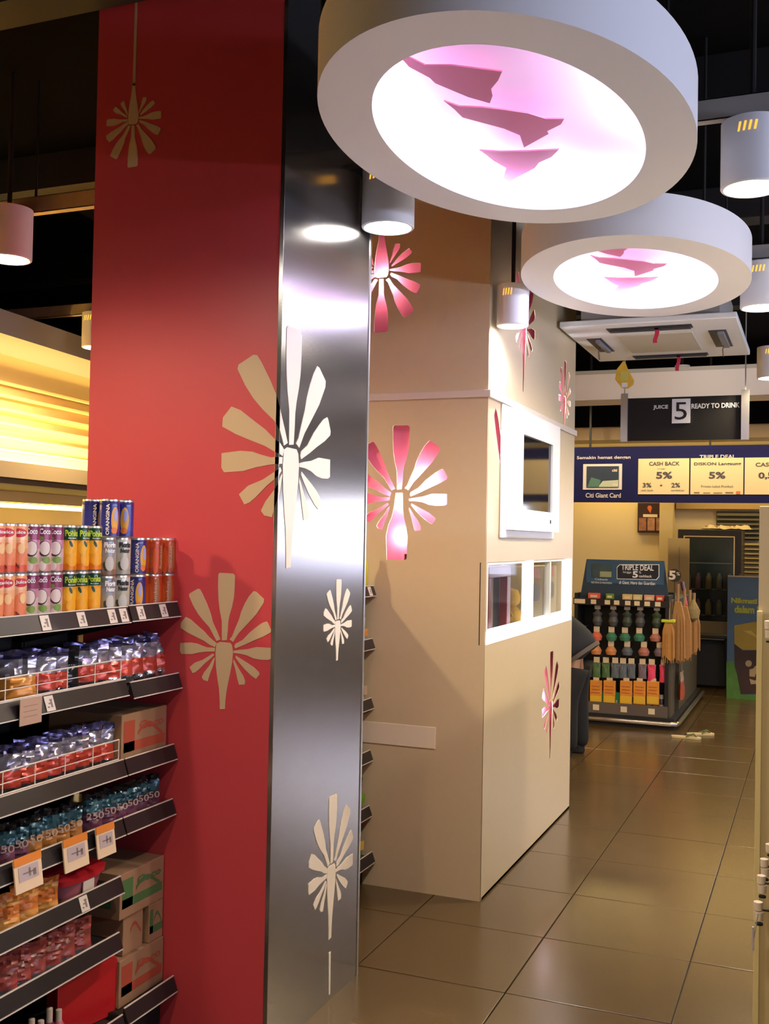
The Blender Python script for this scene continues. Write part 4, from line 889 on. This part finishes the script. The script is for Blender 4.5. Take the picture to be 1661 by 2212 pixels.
b = MB(); b.box(RX_0 + .01, RX_1 - .01, K0 + .02, 10.02, 1.10, 1.13); b.build('top_shelf', M_RK, pk, world=True)
tr = MB().box(RX_0 - .01, RX_1 + .005, K0 - .005, K0 + .02, 1.075, 1.135).build('price_rail', M_RAIL, pk, world=True)
for px in (1252, 1282, 1312, 1332, 1356, 1376, 1398, 1421):
    q = at(px, 1292, 1, K0 - .008); MB().box(q.x - (.05 if px == 1252 else .024), q.x + (.05 if px == 1252 else .024), K0 - .009, K0 - .005, 1.085, 1.125).build('price_label', mat('cream_label', (.75, .62, .42), .5), pk, world=True)
b = MB(); b.box(RX_0 + .01, RX_1 - .01, K0 + .0, 10.02, .13, .16); b.build('bottom_shelf', M_RK, pk, world=True)
MB().box(RX_0, RX_1, K0 - .012, K0, .10, .20).build('price_rail', mat('grey_rail', (.16, .13, .12), .4, metal=.4), pk, world=True)
for px in (1287, 1347, 1407):
    q = at(px, 1550, 1, K0 - .015); MB().box(q.x - .028, q.x + .028, K0 - .017, K0 - .012, .125, .175).build('price_label', mat('cream_label', 0), pk, world=True)
bp = MB(); bp.tube([(RX_0 - .05, K0 - .06, .055), (RX_1 + .02, K0 - .06, .055), (RX_1 + .075, K0 - .03, .055), (RX_1 + .09, K0 + .05, .055), (RX_1 + .09, 11.9, .055)], .020, 10)
bp.build('bumper_rail', mat('chrome_bumper', (.70, .62, .52), .2, metal=.9), pk, world=True, smooth=True)
MB().box(RX_0, RX_1 + .06, K0 - .03, 11.9, .0, .10).build('plinth', M_BLACK, pk, world=True)
# header
q0, q1 = at(1266, 1272, 1, 9.78), at(1435, 1212, 1, 9.78)
b = MB(); b.prism([(q0.x - .055, q0.z - .09), (q1.x + .045, q0.z - .09), (q1.x, q1.z), (q0.x, q1.z)], lambda u, v, w: (u, w, v), 9.78, 9.80); hd = b.build('header', mat('header_navy', (.020, .045, .085), .4), pk, world=True)
b = MB(); b.box(q0.x + .0, q1.x - .0, 9.776, 9.78, q0.z + .06, q1.z - .005); b.build('blue_band', mat('header_blue', (.035, .095, .19), .4), hd, world=True)
def tx(b, s, px0, px1, pyb, pyt, Y, bold=.02, m=0):
    a, c = at(px0, pyb, 1, Y), at(px1, pyt, 1, Y); add_text(b, s, lambda u, v: (u, Y, v), a.x, c.x, a.z, c.z, bold, m)
def px_poly(pts, Y): return [(at(x, y, 1, Y).x, at(x, y, 1, Y).z) for x, y in pts]
b = MB(); out = [(1338, 1219), (1424, 1219), (1424, 1246), (1418, 1253), (1332, 1251), (1332, 1225)]
b.prism(px_poly(out, 9.77), lambda u, v, w: (u, w, v), 9.772, 9.776); b.build('offer_border', M_WINK, hd, world=True)
b = MB(); out = [(1339, 1220.5), (1422.5, 1220.5), (1422.5, 1245), (1417, 1251.5), (1333.5, 1249.5), (1333.5, 1226)]
b.prism(px_poly(out, 9.77), lambda u, v, w: (u, w, v), 9.769, 9.772); b.build('offer_panel', mat('header_panel', (.012, .015, .03), .4), hd, world=True)
b = MB(); tx(b, 'TRIPLE DEAL', 1342, 1412, 1231, 1221, 9.766); tx(b, '5', 1366, 1378, 1248, 1234, 9.766, .03); tx(b, 'hingga', 1346, 1364, 1239, 1234, 9.766, 0); tx(b, 'cashback', 1380, 1408, 1247, 1242, 9.766, .01); tx(b, '%', 1380, 1385, 1239, 1234, 9.766, 0)
tx(b, 'di Giant, Hero dan Guardian', 1337, 1415, 1262.5, 1257, 9.774, .01); tx(b, 'Citibank', 1285, 1313, 1253, 1250, 9.774, 0); tx(b, 'PERTAMA DI INDONESIA', 1277, 1322, 1260, 1257.5, 9.774, 0); b.build('lettering', M_WINK, hd, world=True)
c0_, c1_ = at(1279, 1247, 1, 9.775), at(1322, 1219, 1, 9.775); MB().box(c0_.x, c1_.x, 9.770, 9.776, c0_.z, c1_.z).build('bank_card_picture', mat('teal_card', (.05, .09, .11), .4, noise=.5, nscale=8), hd, world=True)
c0_, c1_ = at(1296, 1246, 1, 9.775), at(1321, 1235, 1, 9.775); MB().box(c0_.x, c1_.x, 9.767, 9.770, c0_.z, c1_.z).build('pale_patch', mat('pale_green_patch', (.34, .38, .22), .4), hd, world=True)
# goods on the rack's top
GT_ = [('#f06048', 1284, 24, 'coral soap box lying on the rack top, leftmost'), ('#6e8c34', 1318, 16, 'green soap box on the rack top'), ('#d8b878', 1356, 20, 'cream soap box on the rack top, left of two'), ('#d8c080', 1378, 18, 'cream soap box on the rack top, right of two'), ('#e0a080', 1403, 20, 'peach soap box on the rack top'), ('#c84838', 1426, 16, 'red soap box at the right end of the rack top')]
for c, px, w, lab in GT_:
    q = at(px, 1284, 1, 9.76); ww = w * .0044
    t = thing('soap_box', lab, 'box', (q.x, 9.76, 1.13), 0, 'soap boxes on the promotion rack'); MB().box(-ww / 2, ww / 2, -.03, .03, 0, .052).build('body', mat('box_' + c, lin(c)[:3], .5), t, bevel=.003)
    b = MB(); rect(b, lambda u, v, w=0: (u, -.0305, v), -ww * .3, ww * .3, .014, .034); b.build('label_patch', mat('cream_label', 0), t)
# hooks with hanging packs
CLR = {'slate': '#3c4640', 'grey': '#4c4c50', 'moss': '#3c4a38', 'olive': '#5a5a3c', 'coral': '#d86a50', 'jade': '#3f7d62', 'rose': '#b47468', 'peach': '#d08a58', 'steelblue': '#5c6470', 'lilac': '#746270', 'green': '#4c6c40', 'pink': '#e04068'}
def hang_pack(kind, px, py0, py1, w, col, label, Y=9.74):
    a, c = at(px, py0, 1, Y), at(px, py1, 1, Y); H = a.z - c.z
    t = thing({'scourer': 'scouring_brush', 'sponge': 'bath_sponge', 'pad': 'sponge_pack', 'bag': 'hanging_pack'}[kind], label, {'scourer': 'brush', 'sponge': 'sponge', 'pad': 'sponge', 'bag': 'pack'}[kind], (a.x, Y, c.z), 0, {'scourer': 'grey brushes on the top hooks', 'sponge': 'sponges on the middle hooks', 'pad': 'orange sponge packs', 'bag': 'packs on the lower hooks'}[kind])
    MB().box(-.026, .026, -.006, .006, H - .05, H).build('header_card', mat('pale_header', (.40, .33, .26), .5) if kind == 'scourer' else mat('cream_header', (.66, .52, .36), .5), t)
    MB().tube([(0, 0, H - .012), (0, 10.02 - Y, H - .012)], .003, 6).build('hook', M_ALU, t)
    m = mat('pack_' + col, lin(CLR[col])[:3], .55, noise=.3, nscale=30) if col in CLR else None
    if kind == 'scourer':
        MB().lathe([(.010, H - .05), (.020, H - .07), (.044, H * .55), (.034, H * .42), (.046, H * .2), (.030, 0)], 14).build('body', m, t, smooth=True)
    elif kind == 'sponge':
        MB().lathe([(.022, H - .05), (.036, H * .5), (.052, H * .28), (.042, .0)], 14).build('body', m, t, smooth=True)
    elif kind == 'bag': pouch_mesh(w, H - .045, .02, int(px), [0, 0, 0]).build('body', m, t, smooth=True, rot=(0, 0, math.radians(-90)))
    else:
        MB().box(-w / 2, w / 2, -.02, .02, 0, H - .025).build('body', [mat('orange_sponge', (.72, .27, .03), .5, noise=.3, nscale=22)], t, bevel=.006)
        MB().box(-w / 2 + .004, w / 2 - .004, -.022, -.0195, .01, H * .32).build('yellow_patch', mat('yellow_sponge', (.75, .45, .03), .5), t)
        b = MB()
        for k in range(3): rect(b, lambda u, v, w_=0: (u, -.0225, v), -w * .36, w * .34, H * (.42 + .12 * k), H * (.45 + .12 * k))
        b.build('print', mat('brown_red_print', (.50, .10, .03), .5), t)
for i, px in enumerate((1291, 1325, 1355, 1383, 1419)): hang_pack('scourer', px, 1304 + i * .8, 1351 + i, .05, ('grey', 'grey', 'slate', 'grey', 'moss')[i], 'grey hanging brush, %s from the left on the top hooks' % ORD[i])
for i, (px, c) in enumerate(((1259, 'olive'), (1289, 'coral'), (1321, 'jade'), (1350, 'jade'), (1381, 'jade'), (1416, 'rose'))): hang_pack('sponge', px, 1352 + i, 1382 + i * .6, .05, c, '%s hanging sponge, %s from the left in the upper sponge row' % (c, ORD[i]))
for i, (px, c) in enumerate(((1288, 'peach'), (1320, 'peach'), (1355, 'steelblue'), (1391, 'rose'), (1425, 'lilac'))): hang_pack('sponge', px, 1383 + i, 1413 + i, .05, c, '%s hanging sponge, %s from the left in the lower sponge row' % (c, ORD[i]))
for i, (px, c) in enumerate(((1289, 'green'), (1309, 'green'), (1329, 'steelblue'), (1346, 'steelblue'), (1364, 'steelblue'), (1388, 'lilac'), (1408, 'pink'), (1434, 'pink'))): hang_pack('bag', px, 1419 + i * .8, 1463 + i * (1.6 if c == 'pink' else .6), .075, c, '%s hanging pack, %s from the left above the orange packs' % ({'pink': 'bright pink'}.get(c, c), ORD[i]))
for i, px in enumerate((1266, 1288, 1317, 1353, 1382, 1411)): hang_pack('pad', px, 1463 + i * .5, 1520 + i * .4, .108 if i else .05, 'orange', 'orange and yellow sponge pack, %s from the left of the row' % ORD[i], Y=9.73)
# bottom shelf goods
for i, px in enumerate((1291, 1315, 1334)):
    q = at(px, 1527, 1, 9.74); t = thing('green_box', 'green box on the bottom shelf of the rack, %s from the left' % ORD[i], 'box', (q.x, 9.75, .16), 0, 'green boxes on the rack'); MB().box(-.05, .05, -.03, .03, 0, .13).build('body', mat('green_print', (.012, .14, .055), .5), t, bevel=.002)
    b = MB(); rect(b, lambda u, v, w=0: (u, -.0305, v), -.012, .0, .01, .065); rect(b, lambda u, v, w=0: (u, -.0305, v), .02, .026, .01, .065); b.build('print', mat('pale_header', 0), t)
for i in range(7):
    q = at(1350 + 13 * i, 1527, 1, 9.74); t = thing('small_jar', 'small dark jar with a pale lid, %s from the left on the rack bottom' % ORD[i], 'jar', (q.x, 9.75, .16), 0, 'small jars on the rack')
    MB().lathe([(.022, 0), (.024, .01), (.024, .09), (.018, .10)], 14).build('body', mat('dark_jar', (.02, .02, .03), .3), t, smooth=True); MB().lathe([(.022, .10), (.022, .135), (.01, .137)], 14).build('lid', mat('pale_lid', (.34, .29, .27), .4), t, smooth=True)
    MB().lathe([(.0245, .03), (.0247, .04), (.0245, .05)], 14).build('label_patch', mat('pale_lid', 0), t)
# round 5 disc sign on a wire
q = at(1457, 1243, 1, 9.72)
t = thing('disc_sign', 'round black disc sign with a white 5 on a wire above the brooms', 'sign', (q.x, 9.72, 1.12))
zz = q.z - 1.12; rr_ = .058
b = MB(); b.prism([(rr_ * math.cos(2 * PI * k / 32), zz + rr_ * math.sin(2 * PI * k / 32)) for k in range(32)], lambda u, v, w: (u, w, v), 0, .006); b.build('disc', mat('disc_black', (.03, .022, .015), .4), t)
b = MB(); add_text(b, '5', lambda u, v: (u, -.0015, v), -.05, .01, zz - .040, zz + .042, .04); add_text(b, '%', lambda u, v: (u, -.0015, v), .016, .046, zz - .0, zz + .03, .01); b.build('lettering', M_LABEL, t)
MB().tube([(0, .008, zz), (0, .008, 0), (-.02, .03, -.10)], .003, 6).build('wire', M_BLACK, t)
# brooms hung on the side
M_STRAW = mat('straw', (.40, .20, .065), .7, noise=.45, nscale=60, stretch=(8, 8, .6)); M_STRAW2 = mat('orange_straw', (.46, .22, .055), .7, noise=.35, nscale=60, stretch=(8, 8, .6))
def broom(px, py0, py1, w, Y, label, m, cap=None, rz=0):
    a, c = at(px, py0, 1, Y), at(px, py1, 1, Y); H = a.z - c.z
    t = thing('broom', label, 'broom', (a.x, Y, c.z), rz, 'straw brooms on the rack side'); rnd = random.Random(int(px * 7))
    b = MB(); b.prism([(-w / 2, 0), (-w / 4, .03), (0, .0), (w / 4, -.02), (w / 2, .01), (w / 2 * .9, H * .7), (w / 5, H), (-w / 5, H), (-w / 2 * .9, H * .7)], lambda u, v, q: (u, q, v), -.035, .035); b.build('core', m, t)
    b = MB()
    for k in range(46):
        x = rnd.uniform(-w / 2, w / 2); y = rnd.uniform(-.045, .045); L = rnd.uniform(-.04, .03)
        b.tube([(x, y, L), (x * .95, y, H * .6), (x * .4, y * .5, H)], .0035, 4)
    o = b.build('bristles', m, t); o['kind'] = 'stuff'
    MB().tube([(0, 0, H - .02), (0, .02, H + .16)], .012, 8).build('handle', M_CARD, t)
    if cap: MB().box(-w / 2 - .004, w / 2 + .004, -.05, .05, H * .93, H * 1.0).build('cap', cap, t, bevel=.004)
broom(1444, 1338, 1423, .105, 9.72, 'straight orange straw broom with a lime green cap, left of the brown brooms', M_STRAW2, mat('lime_cap', (.55, .60, .03), .5))
for i, (px, y0, y1, Y, w) in enumerate(((1464, 1300, 1424, 9.86, .14), (1478, 1310, 1420, 10.0, .13), (1490, 1312, 1408, 10.14, .13), (1499, 1318, 1398, 10.3, .11))):
    broom(px, y0, y1, w, Y, 'brown straw broom, %s from the left in the bundle beside the rack' % ORD[i], M_STRAW)
q = at(1486, 1290, 1, 10.1); t = thing('feather_duster', 'small duster with a red and white handle above the brooms', 'duster', (q.x, 10.1, q.z - .14))
MB().tube([(0, 0, 0), (-.04, 0, .20)], .012, 8).build('handle', mat('scarlet_handle', (.55, .04, .02), .4), t, smooth=True); MB().tube([(-.04, 0, .20), (-.055, 0, .28)], .018, 8).build('grip', mat('plum_grip', (.08, .02, .05), .4), t, smooth=True)
MB().lathe([(.01, 0), (.05, .03), (.06, .10), (.03, .16), (.01, .20)], 12, (.05, 0, -.08)).build('head', mat('olive_fluff', (.26, .20, .09), .9, noise=.5, nscale=60), t, smooth=True)
t = thing('red_pouch', 'orange-red pack hanging low on the side of the rack', 'pack', (RX_1 + .07, 10.12, .22)); pouch_mesh(.20, .25, .03, 9, [0, 0, 1]).build('body', [mat('rust_film', (.40, .08, .04), .4, noise=.3, nscale=10), GT], t, smooth=True); MB().tube([(0, 0, .24), (0, 0, .40)], .003, 6).build('hook', M_GREYW, t)
# slippers on the floor
def slipper(px, py, rz, label):
    q = at(px, py, 2, 0.0); t = thing('slipper', label, 'slipper', (q.x, q.y, 0), rz, 'pair of slippers')
    out = [(-.125, 0), (-.115, .028), (-.06, .034), (0, .033), (.07, .042), (.11, .032), (.125, 0), (.11, -.034), (.07, -.042), (0, -.030), (-.06, -.033), (-.115, -.026)]
    MB().prism(out, lambda u, v, w: (u, v, w), .0, .018).build('sole', mat('cream_sole', (.58, .47, .26), .6), t, bevel=.003)
    b = MB(); b.tube([(.085, 0, .018), (.06, .012, .042), (.0, .032, .018)], .006, 6); b.tube([(.085, 0, .018), (.06, -.012, .042), (.0, -.032, .018)], .006, 6); b.build('strap', mat('green_strap', (.10, .13, .05), .5), t, smooth=True)
slipper(1482, 1595, .02, 'cream slipper with a green strap, nearer one on the floor before the rack'); slipper(1513, 1588, .5, 'cream slipper with a green strap, farther one on the floor before the rack')
# standee
sd = thing('standee', 'blue cardboard standee with a yellow snack cup picture near the back wall', 'standee', (-.62, 12.0, 0)); Y = 12.0
q0, q1 = at(1569, 1515, 1, Y), at(1720, 1250, 1, Y)
MB().box(q0.x, q1.x, Y, Y + .03, 0.0, q1.z).build('board', mat('standee_blue', (.055, .11, .21), .5, noise=.25, nscale=3), sd, world=True)
MB().box(q0.x, q1.x, Y - .004, Y + .03, q1.z, q1.z + .012).build('top_edge', mat('pale_header', 0), sd, world=True)
MB().box(q0.x + .1, q1.x - .1, Y + .03, Y + .4, 0, .02).build('foot', M_GREYW, sd, world=True)
b = MB(); b.prism(px_poly([(1569, 1430), (1583, 1427), (1592, 1445), (1600, 1500), (1720, 1502), (1720, 1517), (1569, 1519)], Y), lambda u, v, w: (u, w, v), Y - .003, Y); b.build('grass_picture', mat('grass_print', (.06, .17, .03), .6, noise=.4, nscale=15), sd, world=True)
b = MB(); b.prism(px_poly([(1586, 1351), (1625, 1344), (1720, 1340), (1720, 1404), (1604, 1404), (1586, 1390)], Y), lambda u, v, w: (u, w, v), Y - .006, Y - .003); b.build('cup_picture_top', mat('mustard_print', (.34, .23, .03), .5, noise=.2, nscale=8), sd, world=True)
b = MB(); b.prism(px_poly([(1586, 1391), (1604, 1405), (1720, 1405), (1720, 1495), (1600, 1499), (1592, 1455), (1587, 1440)], Y), lambda u, v, w: (u, w, v), Y - .006, Y - .003); b.build('cup_picture_body', mat('dark_plum_print', (.035, .013, .015), .5), sd, world=True)
b = MB(); b.prism(px_poly([(1606, 1363), (1622, 1362), (1632, 1372), (1660, 1374), (1660, 1380), (1640, 1379), (1622, 1371)], Y), lambda u, v, w: (u, w, v), Y - .009, Y - .006); b.build('chip_picture', mat('chip_print', (.50, .36, .08), .5), sd, world=True)
b = MB(); b.prism(px_poly([(1617 + 7 * math.cos(k * PI / 8), 1433 + 7 * math.sin(k * PI / 8)) for k in range(16)], Y), lambda u, v, w: (u, w, v), Y - .009, Y - .006)
b.prism(px_poly([(1630, 1440), (1634, 1437), (1639, 1446), (1634, 1452), (1630, 1462), (1619, 1461), (1619, 1446), (1627, 1444)], Y), lambda u, v, w: (u, w, v), Y - .009, Y - .006)
b.prism(px_poly([(1619, 1466), (1630, 1470), (1645, 1464), (1645, 1476), (1622, 1478)], Y), lambda u, v, w: (u, w, v), Y - .009, Y - .006); b.build('pale_figures', mat('tan_figures', (.36, .26, .15), .5), sd, world=True)
b = MB(); tx(b, 'Nikmati promo', 1579, 1690, 1306, 1295, Y - .004, .05); tx(b, 'dalam kemasan', 1586, 1700, 1324, 1312, Y - .004, .05); b.build('lettering', mat('lime_letters', (.36, .38, .03), .5), sd, world=True)
# dark trolley behind the brooms
t = thing('stool', 'dark low stool standing in front of the fridge', 'stool', (-1.15, 12.2, 0))
MB().box(-.24, .30, -.16, .16, .62, .66).build('seat', M_BLACK, t, bevel=.01)
for x, y in ((-.21, -.13), (.27, -.13), (-.21, .13), (.27, .13)): MB().tube([(x, y, 0), (x * .9, y * .9, .62)], .018, 8).build('leg', M_BLACK, t)
MB().box(-.20, .24, -.01, .01, .1, .60).build('panel', M_BLACK, t)
# person bending over behind the beige column
pe = thing('person', 'person in a dark navy jacket with a grey hem bending over behind the beige column', 'person', (-1.78, 8.2, 0))
def skin(name, nodes, edges, m, parent, lv=2):
    me = bpy.data.meshes.new(name); me.from_pydata([n[:3] for n in nodes], edges, []); me.materials.append(m)
    o = bpy.data.objects.new(name, me); COL.objects.link(o); o.parent = parent
    md = o.modifiers.new('skin', 'SKIN'); md.use_smooth_shade = True
    for v, n in zip(me.skin_vertices[0].data, nodes): v.radius = (n[3], n[3] if len(n) < 5 else n[4]); 
    me.skin_vertices[0].data[0].use_root = True
    s = o.modifiers.new('sub', 'SUBSURF'); s.levels = 1; s.render_levels = lv
    return o
M_SKIN = mat('skin', (.42, .22, .13), .5); M_NAVY = mat('navy_jacket', (.016, .018, .026), .8); M_TROU = mat('black_trousers', (.008, .008, .010), .8)
# body faces -X; hips at origin x=.09
B = [(.03, 0, .84, .07), (-.04, 0, .93, .14), (-.20, 0, 1.03, .15), (-.34, 0, 1.08, .15), (-.43, 0, 1.10, .06), (-.50, 0, 1.10, .055)]
body = [B[0], B[1], B[2], B[3], B[4], B[5], (-.34, .17, 1.06, .06), (-.40, .20, .86, .045), (-.52, .16, .64, .035), (-.55, .15, .58, .02), (-.34, -.17, 1.06, .06), (-.40, -.20, .86, .045), (-.52, -.16, .64, .035), (-.55, -.15, .58, .02),
        (.06, .08, .66, .045), (.06, .10, .43, .05), (.10, .10, .10, .045), (.0, .10, .04, .035), (-.10, .10, .03, .028), (.06, -.08, .66, .045), (.02, -.10, .43, .05), (.04, -.10, .10, .045), (-.06, -.10, .04, .035), (-.16, -.10, .03, .028)]
ed = [(0, 1), (1, 2), (2, 3), (3, 4), (4, 5), (3, 6), (6, 7), (7, 8), (8, 9), (3, 10), (10, 11), (11, 12), (12, 13), (0, 14), (14, 15), (15, 16), (16, 17), (17, 18), (0, 19), (19, 20), (20, 21), (21, 22), (22, 23)]
skin('body', body, ed, M_SKIN, pe)
jk = [(.13, 0, .745, .19, .19), (.02, 0, .88, .18), (-.20, 0, 1.04, .170), (-.35, 0, 1.09, .155), (-.43, 0, 1.10, .075), (-.34, .18, 1.06, .078), (-.40, .21, .86, .062), (-.54, .155, .605, .048), (-.34, -.18, 1.06, .078), (-.40, -.21, .86, .062), (-.54, -.155, .605, .048)]
skin('jacket', jk, [(0, 1), (1, 2), (2, 3), (3, 4), (3, 5), (5, 6), (6, 7), (3, 8), (8, 9), (9, 10)], M_NAVY, pe)
b = MB(); ring = []
for rr2 in (.160, .168):
    for k in range(28):
        a = 2 * PI * k / 28; ring.append((rr2 * math.cos(a), rr2 * 1.0 * math.sin(a), -.016)); ring.append((rr2 * math.cos(a), rr2 * math.sin(a), .016))
N_ = 28
for s_ in range(2):
    for k in range(N_): a_, c_ = s_ * 56 + 2 * k, s_ * 56 + 2 * ((k + 1) % N_); b.f.append((a_, c_, c_ + 1, a_ + 1)); b.m.append(0)
for k in range(N_):
    for z in (0, 1): a_, c_ = 2 * k + z, 2 * ((k + 1) % N_) + z; b.f.append((a_, c_, c_ + 56, a_ + 56)); b.m.append(0)
b.v = ring; hm = b.build('hem_band', mat('grey_hem', (.12, .10, .09), .8), pe, smooth=True); hm.location = (.095, 0, .775); hm.rotation_euler = (0, math.radians(-38), 0)
tr_ = [(.07, 0, .76, .11), (.06, .08, .62, .10), (.06, .10, .43, .082), (.09, .10, .04, .062), (.06, -.08, .62, .10), (.02, -.10, .43, .082), (.04, -.10, .04, .062)]
skin('trousers', tr_, [(0, 1), (1, 2), (2, 3), (0, 4), (4, 5), (5, 6)], M_TROU, pe)
for yy_, xx_ in ((.10, .0), (-.10, -.06)):
    MB().prism([(-.16, -.042), (-.10, -.05), (.09, -.038), (.12, 0), (.09, .038), (-.10, .05), (-.16, .042), (-.18, 0)], lambda u, v, w: (u + xx_, v + yy_, w), 0, .075).build('shoe', M_BLACK, pe, bevel=.015)
hb = MB(); hb.lathe([(.001, -.115), (.045, -.105), (.070, -.06), (.080, 0), (.076, .05), (.05, .095), (.001, .11)], 20); hd2 = hb.build('head', M_SKIN, pe, smooth=True); hd2.location = (-.60, 0, 1.07); hd2.rotation_euler = (0, math.radians(-125), 0)
MB().lathe([(.001, .12), (.06, .10), (.086, .05), (.090, 0), (.080, -.03)], 20, (-.012, 0, 0)).build('hair', M_BLACK, hd2, smooth=True)
for s_ in (1, -1):
    MB().lathe([(.001, -.012), (.012, 0), (.001, .012)], 10, (.074, .03 * s_, .0)).build('eye', M_INK, hd2, smooth=True)
    MB().lathe([(.001, -.03), (.014, -.01), (.012, .02), (.001, .03)], 10, (0, .080 * s_, -.01)).build('ear', M_SKIN, hd2, smooth=True)
MB().tube([(.075, 0, .0), (.098, 0, -.03), (.078, 0, -.038)], .011, 8).build('nose', M_SKIN, hd2, smooth=True)
MB().box(.060, .072, -.022, .022, -.068, -.060).build('mouth', mat('lips', (.35, .10, .08), .5), hd2)
for s_ in (1, -1):
    hp = [(-.55, .155 * s_, .58, .028), (-.57, .155 * s_, .54, .030)]; e2 = [(0, 1)]
    for k in range(4):
        n0 = len(hp); dy = (k - 1.5) * .018; L = (.75, .95, 1, .85)[k] if s_ > 0 else (.85, 1, .95, .75)[k]
        hp += [(-.575, .155 * s_ + dy, .51, .009), (-.585, .155 * s_ + dy * 1.1, .48, .008), (-.58, .155 * s_ + dy * 1.1, .48 - .028 * L, .007)]; e2 += [(1, n0), (n0, n0 + 1), (n0 + 1, n0 + 2)]
    n0 = len(hp); hp += [(-.58, .155 * s_ - .035 * s_, .535, .010), (-.59, .155 * s_ - .045 * s_, .505, .008)]; e2 += [(0, n0), (n0, n0 + 1)]
    skin('hand', hp, e2, M_SKIN, pe, 1)
# warm lamps of the back area (recessed tubes over the back wall and counters)
for x, y, z, w_, c_ in ((-2.4, 13.15, 2.58, 12, YEL), (-.8, 13.15, 2.58, 9, YEL), (.8, 13.15, 2.58, 11, YEL)):
    lamp('cornice_lamp', 'AREA', (x, y, z), w_, c_, 1.2, (0, 0, 0), size_y=.2)
for x in (-3.2, -1.6, 0.0, 1.6): lamp('soffit_lamp', 'AREA', (x, 12.25, 2.72), 14, YEL, 1.3, (math.radians(150), 0, 0), size_y=.12)

for x in (-2.3, -1.2, -.1, 1.2): downlight(x, 10.35, 3.22, .07, .12, label='added hidden downlight lighting the banner, %s from the left' % ORD[int((x + 2.4) / 1.1)], power=75, col=WARM)  # downlights added out of sight behind the bulkhead to light the banner
# drinks chillers added out of view for side light and the steel's bright band
def chiller(label, loc, rz, L, lamp_w, es):
    t = thing('wall_chiller', label, 'chiller', loc, rz)
    MB().box(-L / 2, L / 2, .0, .70, 0, .45).build('base', M_GREYW, t); MB().box(-L / 2, L / 2, .60, .70, .45, 2.15).build('back_board', M_WHITE, t)
    for sx in (-1, 1): MB().box(sx * L / 2 - .02, sx * L / 2 + .02, 0, .70, 0, 2.15).build('end_panel', M_WHITE, t)
    for z in (.85, 1.2): MB().box(-L / 2 + .03, L / 2 - .03, .2, .60, z, z + .02).build('shelf', M_WHITE, t)
    MB().box(-L / 2, L / 2, .02, .70, 2.10, 2.15).build('canopy', M_WHITE, t)
    MB().box(-L / 2 + .03, L / 2 - .03, .0, .02, 1.56, 2.08).build('added_glow_panel', mat('added_chiller_glow_%d' % int(L), (.9, .9, .95), .5, emit='#eef0ff', es=es), t)
    if lamp_w: lamp('added_fill_lamp', 'AREA', (0, -.03, 2.05), lamp_w, COOL, L * .95, (math.radians(-108), 0, 0), t, size_y=.12)
chiller('added unseen light source shaped as a chiller, back right corner of the store', (2.3, 12.85, 0), 0, 3.4, 0, 7)
chiller('added unseen light source shaped as a chiller along the right wall', (3.45, 3.6, 0), math.radians(-90), 7.0, 170, 5) if False else None
t = chiller('added unseen light source shaped as a chiller along the right wall', (3.45, 3.6, 0), math.radians(-90), 7.0, 150, .15)

t = thing('added_spotlight', 'added spotlight hidden behind the air conditioner to light the pale bulkhead', 'ceiling lamp', (-.9, 8.0, 3.25))  # spotlight added out of sight to brighten the bulkhead
MB().tube([(0, 0, 0), (0, .14, -.01)], .045, 16).build('housing', M_WHITE, t, smooth=True); MB().tube([(0, .05, .04), (0, .05, .35)], .008, 8).build('stem', M_BLACK, t)
MB().lathe([(.001, 0), (.03, .0)], 16, (0, 0, 0)).build('lens', M_DISC, t, rot=(math.radians(90), 0, 0), loc=(0, .142, -.011))
lamp('added_spot_lamp', 'SPOT', (0, .16, -.012), 26, NEUT, .03, (math.radians(88), 0, 0), t, spot=130, blend=.6)
